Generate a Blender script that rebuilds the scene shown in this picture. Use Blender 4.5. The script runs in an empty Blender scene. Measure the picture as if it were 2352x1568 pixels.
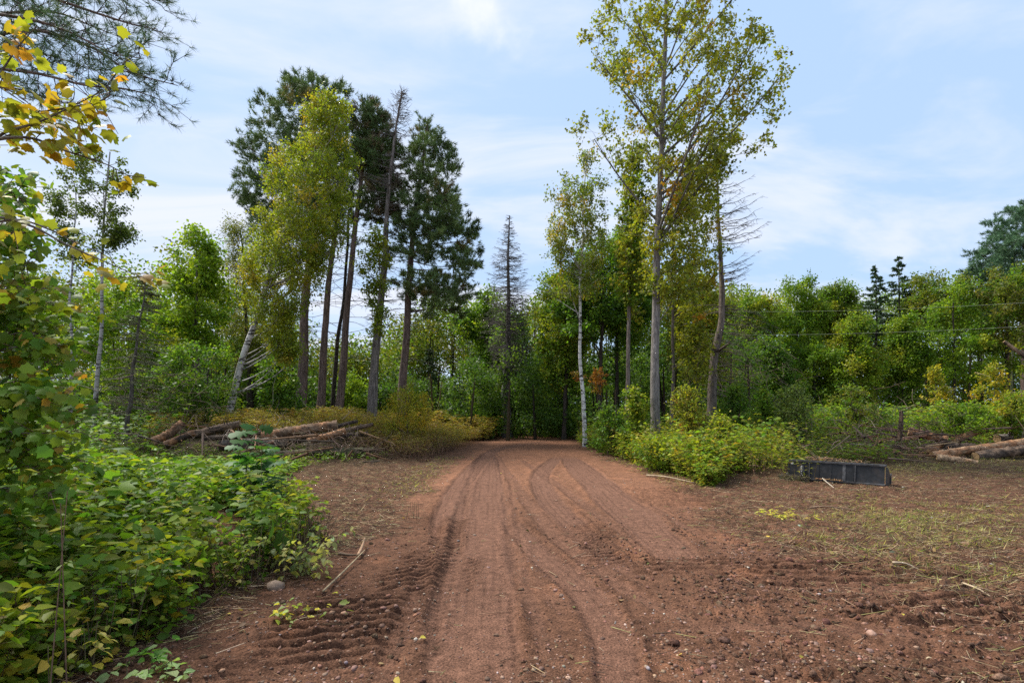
import bpy, math
import numpy as np

S = bpy.context.scene
COL = S.collection
R = math.radians
rng = np.random.default_rng(11)

# ------------------------------------------------------------------ camera, sky, sun, exposure
F, CX, HY, CZ = 1176.0, 1176.0, 940.0, 1.6        # photo measuring frame 2352 x 1568, eye height
cam = bpy.data.cameras.new('camera'); camo = bpy.data.objects.new('camera', cam); COL.objects.link(camo)
cam.sensor_width = 36; cam.lens = 18; cam.shift_y = (HY - 784) / 2352
cam.clip_start = 0.05; cam.clip_end = 2000
camo.location = (0, 0, CZ); camo.rotation_euler = (R(90), 0, 0)
S.camera = camo
S.view_settings.view_transform = 'Standard'; S.view_settings.look = 'None'
S.view_settings.exposure = 1.02; S.view_settings.gamma = 1
S.cycles.max_bounces = 5; S.cycles.diffuse_bounces = 3; S.cycles.transmission_bounces = 4; S.cycles.glossy_bounces = 2
S.cycles.use_denoising = False

SUN_EL, SUN_ROT = R(56), R(300)                    # high on the left, a little ahead of the camera, veiled by thin cloud
w = bpy.data.worlds.new('World'); S.world = w; w.use_nodes = True
nt = w.node_tree; nt.nodes.clear()
def N(t, kind, **kw):
    n = t.nodes.new(kind)
    for k, v in kw.items():
        if k.startswith('i_'):
            n.inputs[k[2:].replace('_', ' ')].default_value = v
        else: setattr(n, k, v)
    return n
def sky():
    L = nt.links.new
    out = N(nt, 'ShaderNodeOutputWorld'); bg = N(nt, 'ShaderNodeBackground'); bg.inputs[1].default_value = 0.078
    st = N(nt, 'ShaderNodeTexSky', sky_type='NISHITA', sun_disc=False, sun_elevation=SUN_EL, sun_rotation=SUN_ROT)
    st.air_density = 1.0; st.dust_density = 0.6; st.ozone_density = 1.6
    tc = N(nt, 'ShaderNodeTexCoord'); sx = N(nt, 'ShaderNodeSeparateXYZ'); L(tc.outputs['Generated'], sx.inputs[0])
    def M(op, a, b=None, clamp=False):
        m = N(nt, 'ShaderNodeMath', operation=op); m.use_clamp = clamp
        for i, v in enumerate((a, b)):
            if v is None: continue
            if isinstance(v, (int, float)): m.inputs[i].default_value = v
            else: L(v, m.inputs[i])
        return m.outputs[0]
    z = M('ADD', M('MAXIMUM', sx.outputs[2], 0.0), 0.22)
    u = M('DIVIDE', sx.outputs[0], z); v = M('DIVIDE', sx.outputs[1], z)
    cb = N(nt, 'ShaderNodeCombineXYZ'); L(u, cb.inputs[0]); L(v, cb.inputs[1])
    mp = N(nt, 'ShaderNodeMapping'); mp.inputs['Rotation'].default_value = (0, 0, R(-38)); mp.inputs['Scale'].default_value = (0.7, 1.9, 1); mp.inputs['Location'].default_value = (3.1, 1.7, 0)
    L(cb.outputs[0], mp.inputs[0])
    n1 = N(nt, 'ShaderNodeTexNoise'); n1.inputs['Scale'].default_value = 1.25; n1.inputs['Detail'].default_value = 10; n1.inputs['Roughness'].default_value = 0.56; n1.inputs['Distortion'].default_value = 0.8
    L(mp.outputs[0], n1.inputs['Vector'])
    f1 = N(nt, 'ShaderNodeMapRange'); f1.inputs[1].default_value = 0.36; f1.inputs[2].default_value = 0.66; f1.inputs[3].default_value = 0.0; f1.inputs[4].default_value = 0.9; f1.interpolation_type = 'SMOOTHSTEP'
    L(n1.outputs[0], f1.inputs[0])
    # whiter towards the left and the horizon of the veil, bluer high on the right
    side = M('MULTIPLY', M('SUBTRACT', 0.18, sx.outputs[0]), 0.2)
    f = M('ADD', f1.outputs[0], side, True)
    cool = N(nt, 'ShaderNodeMix', data_type='RGBA'); cool.inputs['B'].default_value = (5.6, 5.95, 6.8, 1)
    blue = N(nt, 'ShaderNodeMix', data_type='RGBA'); blue.inputs['Factor'].default_value = .86; blue.inputs['B'].default_value = (3.6, 4.95, 7.0, 1)
    L(st.outputs[0], blue.inputs['A']); L(blue.outputs['Result'], cool.inputs['A']); L(f, cool.inputs['Factor'])
    # one brighter puff of cloud high in the middle
    d = N(nt, 'ShaderNodeVectorMath', operation='DISTANCE'); L(tc.outputs['Generated'], d.inputs[0])
    c = np.array([-45, 1176, 925.]); c /= np.linalg.norm(c); d.inputs[1].default_value = tuple(c)
    n2 = N(nt, 'ShaderNodeTexNoise'); n2.inputs['Scale'].default_value = 11; n2.inputs['Detail'].default_value = 9; L(tc.outputs['Generated'], n2.inputs['Vector'])
    dd = M('ADD', d.outputs['Value'], M('MULTIPLY', M('SUBTRACT', n2.outputs[0], 0.5), 0.22))
    pf = N(nt, 'ShaderNodeMapRange'); pf.inputs[1].default_value = 0.075; pf.inputs[2].default_value = -0.03; pf.interpolation_type = 'SMOOTHSTEP'; L(dd, pf.inputs[0])
    top = N(nt, 'ShaderNodeMix', data_type='RGBA'); top.inputs['B'].default_value = (6.6, 6.7, 6.9, 1)
    L(cool.outputs['Result'], top.inputs['A']); L(pf.outputs[0], top.inputs['Factor'])
    L(top.outputs['Result'], bg.inputs[0]); L(bg.outputs[0], out.inputs[0])
sky()
sl = bpy.data.lights.new('sun', 'SUN'); sl.energy = 3.6; sl.angle = R(20); sl.color = (1.0, 0.95, 0.87)
so = bpy.data.objects.new('sun', sl); COL.objects.link(so)
# nishita: rotation 0 looks along +Y, growing clockwise seen from above
sd = np.array([math.sin(SUN_ROT) * math.cos(SUN_EL), math.cos(SUN_ROT) * math.cos(SUN_EL), math.sin(SUN_EL)])
import mathutils
so.rotation_euler = mathutils.Vector(-sd).to_track_quat('-Z', 'Y').to_euler(); so.location = (0, 0, 40)

# ------------------------------------------------------------------ numeric helpers
def nrm(v): return v / np.maximum(np.linalg.norm(v, axis=-1, keepdims=True), 1e-9)
def sst(a, b, x):
    t = np.clip((x - a) / (b - a), 0, 1); return t * t * (3 - 2 * t)
def vn(x, y, s=0):
    x = np.asarray(x, float); y = np.asarray(y, float)
    ix = np.floor(x).astype(np.int64); iy = np.floor(y).astype(np.int64); fx = x - ix; fy = y - iy
    fx = fx * fx * (3 - 2 * fx); fy = fy * fy * (3 - 2 * fy)
    def h(a, b):
        n = (a * 374761393 + b * 668265263 + s * 974711) & 0xffffffff
        n = ((n ^ (n >> 13)) * 1274126177) & 0xffffffff
        n = n ^ (n >> 16)
        return (n & 0xffff) / 65535.0
    return (h(ix, iy) * (1 - fx) + h(ix + 1, iy) * fx) * (1 - fy) + (h(ix, iy + 1) * (1 - fx) + h(ix + 1, iy + 1) * fx) * fy
def fbm(x, y, s=0, o=4):
    t = 0; a = 0.5
    for i in range(o):
        t = t + a * vn(x, y, s + i * 7); x = x * 2.03 + 3.1; y = y * 2.03 + 1.7; a *= 0.5
    return t
def W(px, py, D): return np.array([(px - CX) / F * D, D, CZ + (HY - py) / F * D])
def Gp(px, py):
    D = CZ * F / (py - HY); return ((px - CX) / F * D, D)

# ------------------------------------------------------------------ terrain
LE = ([0, 3, 4.6, 6.7, 9.9, 13.4, 19.8, 29.4, 32, 34, 36, 60], [-2.9, -2.5, -2.1, -1.5, -1.8, -1.9, -1.45, -.5, -2.0, -7, -10, -12])
RE = ([0, 2.5, 3.0, 3.9, 5.2, 7, 8.96, 11.8, 15.7, 22, 31.4, 40], [12, 8.5, 6.5, 4.1, 3.3, 2.75, 3.2, 3.45, 3.0, 2.7, 3.4, 5])
def H(x, y):
    x = np.asarray(x, float); y = np.asarray(y, float)
    dL = np.interp(y, *LE) - x
    bank = .75 * sst(1.0, 6, dL) * sst(13, 20, y) * (1 - .6 * sst(29, 33, y)) + .12 * sst(.5, 3, dL) * (1 - sst(8, 20, y))
    rt = .3 * sst(5, 14, x) * sst(12, 22, y)
    crest = -.25 * sst(33, 44, y)
    und = (fbm(x * .25, y * .25, 3, 3) - .45) * .16 * sst(3, 10, np.abs(x - .8) + y * .05)
    return bank + rt + crest + und
TR = []   # compacted wheel bands: ground polyline, half width, depth
def band(px, hw, depth=.02, sm=1.0): TR.append((np.array([Gp(*p) for p in px]), hw, depth, sm))
band([(1085, 1900), (1085, 1568), (1090, 1400), (1100, 1280), (1110, 1150), (1122, 1040)], .40, .022)
band([(1150, 1170), (1230, 1260), (1335, 1350), (1400, 1450), (1420, 1568), (1450, 1900)], .20, .02)
band([(1285, 1045), (1245, 1085), (1250, 1130), (1330, 1220), (1430, 1310), (1480, 1345)], .24, .014)
band([(1300, 1045), (1350, 1090), (1450, 1180), (1560, 1285), (1600, 1330)], .40, .012)
band([(1045, 1330), (1025, 1220), (1050, 1130), (1090, 1075), (1150, 1030), (1260, 1012)], .24, .018)
band([(1185, 1300), (1275, 1380), (1340, 1440)], .16, .018)
band([(1560, 1395), (1700, 1410), (1830, 1425)], .12, .012)
band([(1500, 1290), (1620, 1305), (1900, 1345), (2300, 1400)], .22, .01, .3)
band([(1190, 1050), (1290, 1120), (1400, 1200), (1520, 1300)], .10, .012, .6)
band([(1010, 1150), (985, 1290), (940, 1400), (870, 1568), (840, 1700)], .11, .014, .6)
band([(1165, 1090), (1180, 1250), (1225, 1400), (1290, 1568)], .10, .012, .6)
band([(1075, 1080), (1050, 1220), (1000, 1400), (950, 1568)], .11, .012, .6)
band([(1130, 1030), (1160, 1080), (1250, 1200), (1400, 1330), (1700, 1480)], .13, .012, .6)
band([(1400, 1110), (1540, 1190), (1640, 1245)], .12, .012, .6)
band([(2352, 1500), (2000, 1450), (1700, 1440), (1480, 1470)], .16, .014, .5)
band([(2352, 1390), (2000, 1345), (1760, 1310)], .18, .016, .5)
def pdist(x, y, P):
    best = np.full(x.shape, 1e9); sgn = np.zeros(x.shape); al = np.zeros(x.shape); acc = 0
    for a, b in zip(P[:-1], P[1:]):
        d = b - a; L = math.hypot(*d); t = np.clip(((x - a[0]) * d[0] + (y - a[1]) * d[1]) / (L * L), 0, 1)
        ex = x - a[0] - t * d[0]; ey = y - a[1] - t * d[1]; e = np.hypot(ex, ey); m = e < best
        best = np.where(m, e, best); al = np.where(m, acc + t * L, al); sgn = np.where(m, np.sign(ex * d[1] - ey * d[0]), sgn); acc += L
    return best, sgn, al
def smooth_poly(P, n=6):
    P = np.asarray(P, float); out = []
    Q = np.vstack([2 * P[0] - P[1], P, 2 * P[-1] - P[-2]])
    for i in range(1, len(Q) - 2):
        for t in np.linspace(0, 1, n, endpoint=False):
            a, b, c, d = Q[i - 1], Q[i], Q[i + 1], Q[i + 2]
            out.append(.5 * (2 * b + (c - a) * t + (2 * a - 5 * b + 4 * c - d) * t * t + (3 * b - a - 3 * c + d) * t ** 3))
    out.append(P[-1]); return np.array(out)
TR = [(smooth_poly(P, 4), h, d, s) for P, h, d, s in TR]
def road_mask(x, y):
    wob = (fbm(x * 1.3, y * 1.3, 21, 3) - .45) * 1.0
    return sst(-.35, .35, x - np.interp(y, *LE) + wob) * sst(-.35, .35, np.interp(y, *RE) - x + wob) * sst(37, 34, y)
def fine(x, y):
    """small relief and masks: returns height, road mask, compaction, groove"""
    sh = np.shape(x); x = np.ravel(np.asarray(x, float)); y = np.ravel(np.asarray(y, float))
    rd = road_mask(x, y); comp = np.zeros_like(x); rut = np.zeros_like(x); groove = np.zeros_like(x)
    near = np.where((y > 1.5) & (y < 36) & (np.abs(x) < 9))[0]
    xs, ys = x[near], y[near]; c2 = np.zeros_like(xs); r2 = np.zeros_like(xs); g2 = np.zeros_like(xs)
    wx = xs + (fbm(xs * .9, ys * .9, 71, 2) - .4) * .05; hn = .88 + .26 * fbm(xs * 3.1, ys * 3.1, 73, 3)
    for P, hw, dep, sm in TR:
        lo = P.min(0) - 1; hi = P.max(0) + 1
        k = np.where((xs > lo[0]) & (xs < hi[0]) & (ys > lo[1]) & (ys < hi[1]))[0]
        if not len(k): continue
        d, sg, al = pdist(wx[k], ys[k], P)
        LT = np.linalg.norm(np.diff(P, axis=0), axis=1).sum(); fd = sst(0, 1.6, al + .5 * (hn[k] - 1)) * sst(0, .9, LT - al); hw0 = hw; d = d / hn[k] / (.45 + .55 * sst(0, 5, np.minimum(al, LT - al) + 1.2)); m = sst(hw + .06, hw - .06, d) * fd
        lug = (np.sin(2 * np.pi * al / .085 + sg * 9 * d) > .1)
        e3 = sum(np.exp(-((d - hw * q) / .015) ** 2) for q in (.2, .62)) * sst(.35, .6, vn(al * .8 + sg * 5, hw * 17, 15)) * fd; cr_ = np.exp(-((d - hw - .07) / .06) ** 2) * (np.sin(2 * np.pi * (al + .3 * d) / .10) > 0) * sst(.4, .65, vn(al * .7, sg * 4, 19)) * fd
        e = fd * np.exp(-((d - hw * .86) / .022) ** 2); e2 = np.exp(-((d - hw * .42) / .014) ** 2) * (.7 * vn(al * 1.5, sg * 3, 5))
        brk = sst(.25, .6, vn(al * 1.1 + sg * 7, hw * 31, 9))
        c2[k] = np.maximum(c2[k], m * sm)
        r2[k] += -dep * .55 * m + .012 * np.exp(-((d - hw - .05) / .05) ** 2) * sm * fd + sm * (-.012 * e * brk * (.2 + .8 * lug) - .008 * e2 * fd - .004 * e3 + .014 * cr_)
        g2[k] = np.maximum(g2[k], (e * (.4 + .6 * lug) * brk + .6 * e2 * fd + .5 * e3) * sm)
    comp[near] = c2; rut[near] = r2; groove[near] = g2
    # cleated tread prints pressed across the loose soil
    tread = np.zeros_like(x)
    for (x0, x1, y0, y1, per, amp, ang) in [(-1.75, -.82, 3.1, 4.5, .135, .075, .08), (-1.25, -.62, 4.4, 5.7, .135, .05, -.25), (-1.05, -.6, 5.6, 7.6, .13, .028, -.2), (-2.2, -1.5, 2.6, 3.3, .13, .03, .1), (2.2, 4.4, 4.6, 5.5, .17, .075, .5),
                                         (2.6, 4.8, 3.7, 4.5, .17, .075, .3), (2.2, 3.6, 8.4, 10.5, .19, .05, .9), (1.2, 2.6, 4.9, 5.6, .15, .04, .6), (-.5, -.3, 4.4, 5.6, .11, .02, .1), (.75, 1.35, 5.2, 7.2, .12, .035, .7)]:
        m = sst(-.12, .15, x - x0 + .15 * (fbm(x * 3, y * 3, 33, 2) - .4)) * sst(-.12, .15, x1 - x) * sst(-.1, .2, y - y0) * sst(-.1, .2, y1 - y)
        ph = (y + ang * (x - x0) * .4 + .085 * fbm(x * 5, y * 5, 12, 4) + .12 * np.cos((x - x0) / (x1 - x0) * 3)) / per
        w_ = np.abs(((ph) % 1) - .5) * 2
        tread += m * (amp * (sst(.3, .72, w_) - .5) * (.25 + 1.1 * fbm(x * 5, y * 5, 44, 3)) + .022 * (fbm(x * 21, y * 21, 46, 3) - .45)); comp = comp * (1 - .6 * m)
    loose = rd * (1 - comp)
    rough = .5 + 1.3 * sst(.9, 2.0, x) * sst(5.6, 3.6, y) + .3 * sst(-.9, -1.3, x) * sst(6, 4, y)
    nr = sst(16, 7, y)
    cl = (fbm(x * 9, y * 9, 40, 3) - .44) * .055 + np.maximum(fbm(x * 17, y * 17, 60, 2) - .42, 0) * .09
    h = rut + tread + loose * rough * cl * nr + (1 - rd) * ((fbm(x * 5, y * 5, 80, 4) - .45) * .13 + np.maximum(fbm(x * 13, y * 11, 85, 2) - .4, 0) * .10) * sst(30, 12, y) + comp * (fbm(x * 22, y * 22, 90, 2) - .4) * .004 * nr
    return h.reshape(sh), rd.reshape(sh), comp.reshape(sh), groove.reshape(sh)
def Hf(x, y): return H(x, y) + fine(x, y)[0]

# ------------------------------------------------------------------ mesh builder
class Geo:
    def __init__(s): s.v = []; s.c = []; s.f = {3: [], 4: []}; s.n = 0
    def add(s, V, faces, col):
        V = np.asarray(V, np.float32).reshape(-1, 3)
        C = np.broadcast_to(np.asarray(col, np.float32), (len(V), 3)) if np.ndim(col) < 2 else np.asarray(col, np.float32)
        s.v.append(V); s.c.append(C)
        for f in faces:
            f = np.asarray(f)
            if f.size: s.f[f.shape[1]].append(f + s.n)
        s.n += len(V)
    def build(s, name, mat, parent=None, smooth=False, origin=None):
        V = np.vstack(s.v); C = np.vstack(s.c)
        if mat is M_NEED: C = C * np.array([2.2, 2.15, 1.9])
        if mat is M_LEAF: C = C * np.array([1.6, 1.62, 1.2])
        if origin is not None: V = V - np.asarray(origin, np.float32)
        me = bpy.data.meshes.new(name); me.vertices.add(len(V)); me.vertices.foreach_set('co', V.ravel())
        t = np.vstack(s.f[3]) if s.f[3] else np.zeros((0, 3), int); q = np.vstack(s.f[4]) if s.f[4] else np.zeros((0, 4), int)
        li = np.concatenate([t.ravel(), q.ravel()]).astype(np.int32)
        ls = np.concatenate([np.arange(len(t)) * 3, len(t) * 3 + np.arange(len(q)) * 4]).astype(np.int32)
        me.loops.add(len(li)); me.loops.foreach_set('vertex_index', li)
        me.polygons.add(len(ls)); me.polygons.foreach_set('loop_start', ls)
        if smooth: me.polygons.foreach_set('use_smooth', np.ones(len(ls), bool))
        me.update(calc_edges=True)
        a = me.color_attributes.new('col', 'FLOAT_COLOR', 'POINT')
        a.data.foreach_set('color', np.hstack([np.clip(C, 0, 1), np.ones((len(C), 1), np.float32)]).astype(np.float32).ravel())
        me.materials.append(mat)
        o = bpy.data.objects.new(name, me); COL.objects.link(o)
        if parent is not None: o.parent = parent
        return o
def tag(o, label=None, cat=None, group=None, kind=None):
    if label: o['label'] = label
    if cat: o['category'] = cat
    if group: o['group'] = group
    if kind: o['kind'] = kind
    return o
def thing(name, label, cat, loc, group=None, rz=0):
    o = bpy.data.objects.new(name, None); COL.objects.link(o); o.location = [float(v) for v in loc]; o.rotation_euler = (0, 0, rz)
    o.empty_display_size = .2
    return tag(o, label, cat, group)

def tube(g, pts, rad, k=6, col=(.1, .08, .06), cap=False, bump=0.0):
    pts = np.asarray(pts, float); n = len(pts); rad = np.broadcast_to(np.asarray(rad, float), (n,))
    tg = nrm(np.gradient(pts, axis=0)); ref = np.array([0.31, .95, .05]) if abs(tg[0][2]) > .6 else np.array([0.02, .05, 1.])
    a = nrm(np.cross(tg, ref)); b = np.cross(tg, a)
    th = np.arange(k) * 2 * np.pi / k
    rr = rad[:, None] * (1 + (bump * rng.standard_normal((n, k)) if bump else 0))
    V = pts[:, None] + rr[..., None] * (np.cos(th)[None, :, None] * a[:, None] + np.sin(th)[None, :, None] * b[:, None])
    i = np.arange(n - 1)[:, None] * k; j = np.arange(k)[None]; j2 = (j + 1) % k
    q = np.stack([i + j, i + j2, i + k + j2, i + k + j], -1).reshape(-1, 4)
    c = np.asarray(col, float)
    if c.ndim == 1: c = c[None] * (1 + .12 * rng.standard_normal((n * k, 1)))
    else: c = np.repeat(c, k, 0)
    fs = [q]
    V = V.reshape(-1, 3)
    if cap:
        V = np.vstack([V, pts[0], pts[-1]]); c = np.vstack([c, c[:1], c[-1:]]); jj = np.arange(k)
        fs.append(np.stack([np.full(k, n * k), (jj + 1) % k, jj], -1)); fs.append(np.stack([np.full(k, n * k + 1), (n - 1) * k + jj, (n - 1) * k + (jj + 1) % k], -1))
    g.add(V, fs, c)
def sticks(g, p0, p1, r0, r1, col, k=3):
    p0 = np.asarray(p0, float); p1 = np.asarray(p1, float); n = len(p0)
    if not n: return
    t = nrm(p1 - p0); ref = np.where(np.abs(t[:, 2:3]) > .8, np.array([[1., 0, 0]]), np.array([[0, 0, 1.]]))
    a = nrm(np.cross(t, ref)); b = np.cross(t, a)
    th = np.arange(k) * 2 * np.pi / k; ring = np.cos(th)[None, :, None] * a[:, None] + np.sin(th)[None, :, None] * b[:, None]
    r0 = np.broadcast_to(np.asarray(r0, float), (n,)); r1 = np.broadcast_to(np.asarray(r1, float), (n,))
    V = np.concatenate([p0[:, None] + r0[:, None, None] * ring, p1[:, None] + r1[:, None, None] * ring], 1)
    j = np.arange(k); j2 = (j + 1) % k; f = np.stack([j, j2, k + j2, k + j], -1)
    q = (np.arange(n)[:, None, None] * 2 * k + f[None]).reshape(-1, 4)
    c = np.asarray(col, float)
    c = np.repeat(np.broadcast_to(c, (n, 3)), 2 * k, 0)
    g.add(V.reshape(-1, 3), [q], c)

# leaf shapes: x across, y along, z out of the leaf
def fan(half, cy=.35, droop=.25):
    pts = [(x, y) for x, y in half] + [(-x, y) for x, y in half[-2::-1]] + [(0, 0)]
    V = np.array([(0, cy, .04)] + [(x, y, -droop * (x * x * 1.5 + (y - cy) ** 2)) for x, y in pts]); n = len(pts)
    return V, [np.array([(0, 1 + i, 1 + (i + 1) % n) for i in range(n)])]
DIA = (np.array([(0, 0, 0), (.36, .45, .05), (0, 1, -.08), (-.36, .45, .05)]), [np.array([(0, 1, 2, 3)])])
LONG = (np.array([(0, 0, 0), (.16, .4, .04), (0, 1, -.12), (-.16, .4, .04)]), [np.array([(0, 1, 2, 3)])])
LEAF = (np.array([(0, 0, 0), (0, .5, -.05), (0, 1.05, -.2), (-.34, .28, .05), (-.27, .68, -.02), (.34, .28, .05), (.27, .68, -.02)]),
        [np.array([(0, 1, 4, 3), (0, 5, 6, 1)]), np.array([(1, 2, 4), (1, 6, 2)])])
MAPLE = fan([(.10, -.07), (.36, -.08), (.42, .12), (.62, .36), (.46, .46), (.40, .70), (.22, .70), (0, 1.02)], .38, .3)
MAP5 = fan([(.30, -.06), (.58, .32), (.30, .40), (0, 1)])
OAK = fan([(.04, .04), (.16, .2), (.07, .28), (.27, .42), (.12, .5), (.34, .68), (.17, .73), (.2, .92), (0, 1)], .5)
def leaves(g, pos, axis, normal, size, col, tpl):
    tv, fs = tpl; n = len(pos)
    if not n: return
    a = nrm(axis); z = nrm(normal - (normal * a).sum(1, keepdims=True) * a); x = np.cross(a, z)
    s = np.broadcast_to(np.asarray(size, float), (n,))[:, None, None]
    V = pos[:, None] + s * (tv[None, :, :1] * x[:, None] + tv[None, :, 1:2] * a[:, None] + tv[None, :, 2:] * z[:, None])
    K = len(tv)
    ff = [(np.arange(n)[:, None, None] * K + f[None]).reshape(-1, f.shape[1]) for f in fs]
    g.add(V.reshape(-1, 3), ff, np.repeat(col, K, 0))
def rn(n): return rng.standard_normal((n, 3))
def pick(pal, n):
    """pal: list of (weight, (r,g,b))"""
    wt = np.array([p[0] for p in pal], float); c = np.array([p[1] for p in pal], float)
    return c[rng.choice(len(pal), n, p=wt / wt.sum())]
def vary(c, a=.22): return np.clip(c * (1 + a * rng.standard_normal((len(c), 1))) * (1 + .06 * rng.standard_normal(c.shape)), .004, .9)

# ------------------------------------------------------------------ materials
def newmat(name):
    m = bpy.data.materials.new(name); m.use_nodes = True; t = m.node_tree; t.nodes.clear(); return m, t
def leafmat(name, trans=.5, rough=.5, spec=.25, tint=(1.25, 1.25, .55)):
    m, t = newmat(name); L = t.links.new
    out = N(t, 'ShaderNodeOutputMaterial'); at = N(t, 'ShaderNodeAttribute', attribute_name='col')
    p = N(t, 'ShaderNodeBsdfPrincipled'); p.inputs['Roughness'].default_value = rough; p.inputs['Specular IOR Level'].default_value = spec
    tr = N(t, 'ShaderNodeBsdfTranslucent'); mx = N(t, 'ShaderNodeMixShader'); mx.inputs[0].default_value = trans
    ml = N(t, 'ShaderNodeMix', data_type='RGBA', blend_type='MULTIPLY'); ml.inputs['Factor'].default_value = 1; ml.inputs['B'].default_value = (*tint, 1)
    L(at.outputs['Color'], p.inputs['Base Color']); L(at.outputs['Color'], ml.inputs['A']); L(ml.outputs['Result'], tr.inputs[0])
    L(p.outputs[0], mx.inputs[1]); L(tr.outputs[0], mx.inputs[2]); L(mx.outputs[0], out.inputs[0]); return m
def surfmat(name, sc1=(1, 1, 1), sc2=(1, 1, 1), k1=.6, k2=.6, rough=.85, bump=.3, dist=.02, metallic=0, detail=5, spec=.3, lo=.3, hi=.7, bscale=None):
    """vertex colour times two scales of noise, with bump"""
    m, t = newmat(name); L = t.links.new
    out = N(t, 'ShaderNodeOutputMaterial'); at = N(t, 'ShaderNodeAttribute', attribute_name='col'); tc = N(t, 'ShaderNodeTexCoord')
    p = N(t, 'ShaderNodeBsdfPrincipled'); p.inputs['Roughness'].default_value = rough; p.inputs['Metallic'].default_value = metallic; p.inputs['Specular IOR Level'].default_value = spec
    prev = at.outputs['Color']; bsum = None
    for sc, k in ((sc1, k1), (sc2, k2)):
        mp = N(t, 'ShaderNodeMapping'); mp.inputs['Scale'].default_value = sc; L(tc.outputs['Object'], mp.inputs[0])
        no = N(t, 'ShaderNodeTexNoise'); no.inputs['Scale'].default_value = 1; no.inputs['Detail'].default_value = detail; no.inputs['Roughness'].default_value = .6; L(mp.outputs[0], no.inputs['Vector'])
        mr = N(t, 'ShaderNodeMapRange'); mr.inputs[1].default_value = lo; mr.inputs[2].default_value = hi; mr.inputs[3].default_value = 1 - k; mr.inputs[4].default_value = 1 + k; L(no.outputs[0], mr.inputs[0])
        mu = N(t, 'ShaderNodeMix', data_type='RGBA', blend_type='MULTIPLY'); mu.inputs['Factor'].default_value = 1
        L(prev, mu.inputs['A']); L(mr.outputs[0], mu.inputs['B']); prev = mu.outputs['Result']; bsum = no.outputs[0]
    L(prev, p.inputs['Base Color'])
    bm = N(t, 'ShaderNodeBump'); bm.inputs['Strength'].default_value = bump; bm.inputs['Distance'].default_value = dist
    L(bsum, bm.inputs['Height']); L(bm.outputs[0], p.inputs['Normal'])
    L(p.outputs[0], out.inputs[0]); return m
def birchmat():
    m, t = newmat('birch_bark'); L = t.links.new
    out = N(t, 'ShaderNodeOutputMaterial'); at = N(t, 'ShaderNodeAttribute', attribute_name='col'); tc = N(t, 'ShaderNodeTexCoord')
    p = N(t, 'ShaderNodeBsdfPrincipled'); p.inputs['Roughness'].default_value = .8
    mp = N(t, 'ShaderNodeMapping'); mp.inputs['Scale'].default_value = (3, 3, 9); L(tc.outputs['Object'], mp.inputs[0])
    no = N(t, 'ShaderNodeTexNoise'); no.inputs['Scale'].default_value = 1.2; no.inputs['Detail'].default_value = 5; no.inputs['Roughness'].default_value = .65; L(mp.outputs[0], no.inputs['Vector'])
    cr = N(t, 'ShaderNodeValToRGB'); e = cr.color_ramp.elements; e[0].position = .40; e[0].color = (.08, .07, .06, 1); e[1].position = .50; e[1].color = (1, 1, 1, 1); L(no.outputs[0], cr.inputs[0])
    mu = N(t, 'ShaderNodeMix', data_type='RGBA', blend_type='MULTIPLY'); mu.inputs['Factor'].default_value = 1
    L(at.outputs['Color'], mu.inputs['A']); L(cr.outputs[0], mu.inputs['B']); L(mu.outputs['Result'], p.inputs['Base Color'])
    bm = N(t, 'ShaderNodeBump'); bm.inputs['Strength'].default_value = .4; bm.inputs['Distance'].default_value = .02; L(no.outputs[0], bm.inputs['Height']); L(bm.outputs[0], p.inputs['Normal'])
    L(p.outputs[0], out.inputs[0]); return m
M_LEAF = leafmat('leaf'); M_NEED = leafmat('needles', .15, .55, .25, (1.1, 1.1, .7)); M_DRY = leafmat('dry_leaf', .25, .7, .15, (1.1, 1, .8))
M_BARK = surfmat('bark', (14, 14, 2.5), (40, 40, 9), .55, .45, .9, .9, .03)
M_TWIG = surfmat('twig', (6, 6, 6), (30, 30, 30), .3, .3, .9, .2, .01)
M_BIRCH = birchmat()
M_SOIL = surfmat('soil', (11, 11, 11), (70, 70, 70), .32, .7, .95, 1.0, .018, detail=8, spec=.12)
M_STONE = surfmat('stone', (30, 30, 30), (120, 120, 120), .3, .25, .85, .3, .005)
M_LOG = surfmat('log_bark', (5, 5, 5), (26, 26, 26), .55, .5, .9, .9, .03)
M_STEEL = surfmat('black_steel', (2, 2, 2), (14, 14, 14), .6, .5, .5, .12, .004, spec=.35)
def muddy(m):
    t = m.node_tree; L = t.links.new; p = next(n for n in t.nodes if n.type == 'BSDF_PRINCIPLED'); old = p.inputs['Base Color'].links[0].from_socket
    tc = N(t, 'ShaderNodeTexCoord'); no = N(t, 'ShaderNodeTexNoise'); no.inputs['Scale'].default_value = 4.5; no.inputs['Detail'].default_value = 8; no.inputs['Roughness'].default_value = .7; L(tc.outputs['Object'], no.inputs['Vector'])
    mr = N(t, 'ShaderNodeMapRange'); mr.inputs[1].default_value = .5; mr.inputs[2].default_value = .75; mr.inputs[3].default_value = 0; mr.inputs[4].default_value = .45; L(no.outputs[0], mr.inputs[0])
    mx = N(t, 'ShaderNodeMix', data_type='RGBA'); mx.inputs['B'].default_value = (.085, .06, .045, 1); L(mr.outputs[0], mx.inputs['Factor']); L(old, mx.inputs['A']); L(mx.outputs['Result'], p.inputs['Base Color'])
muddy(M_STEEL)
M_PLAIN = surfmat('paint', (20, 20, 20), (60, 60, 60), .1, .1, .5, .05, .002)

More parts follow.
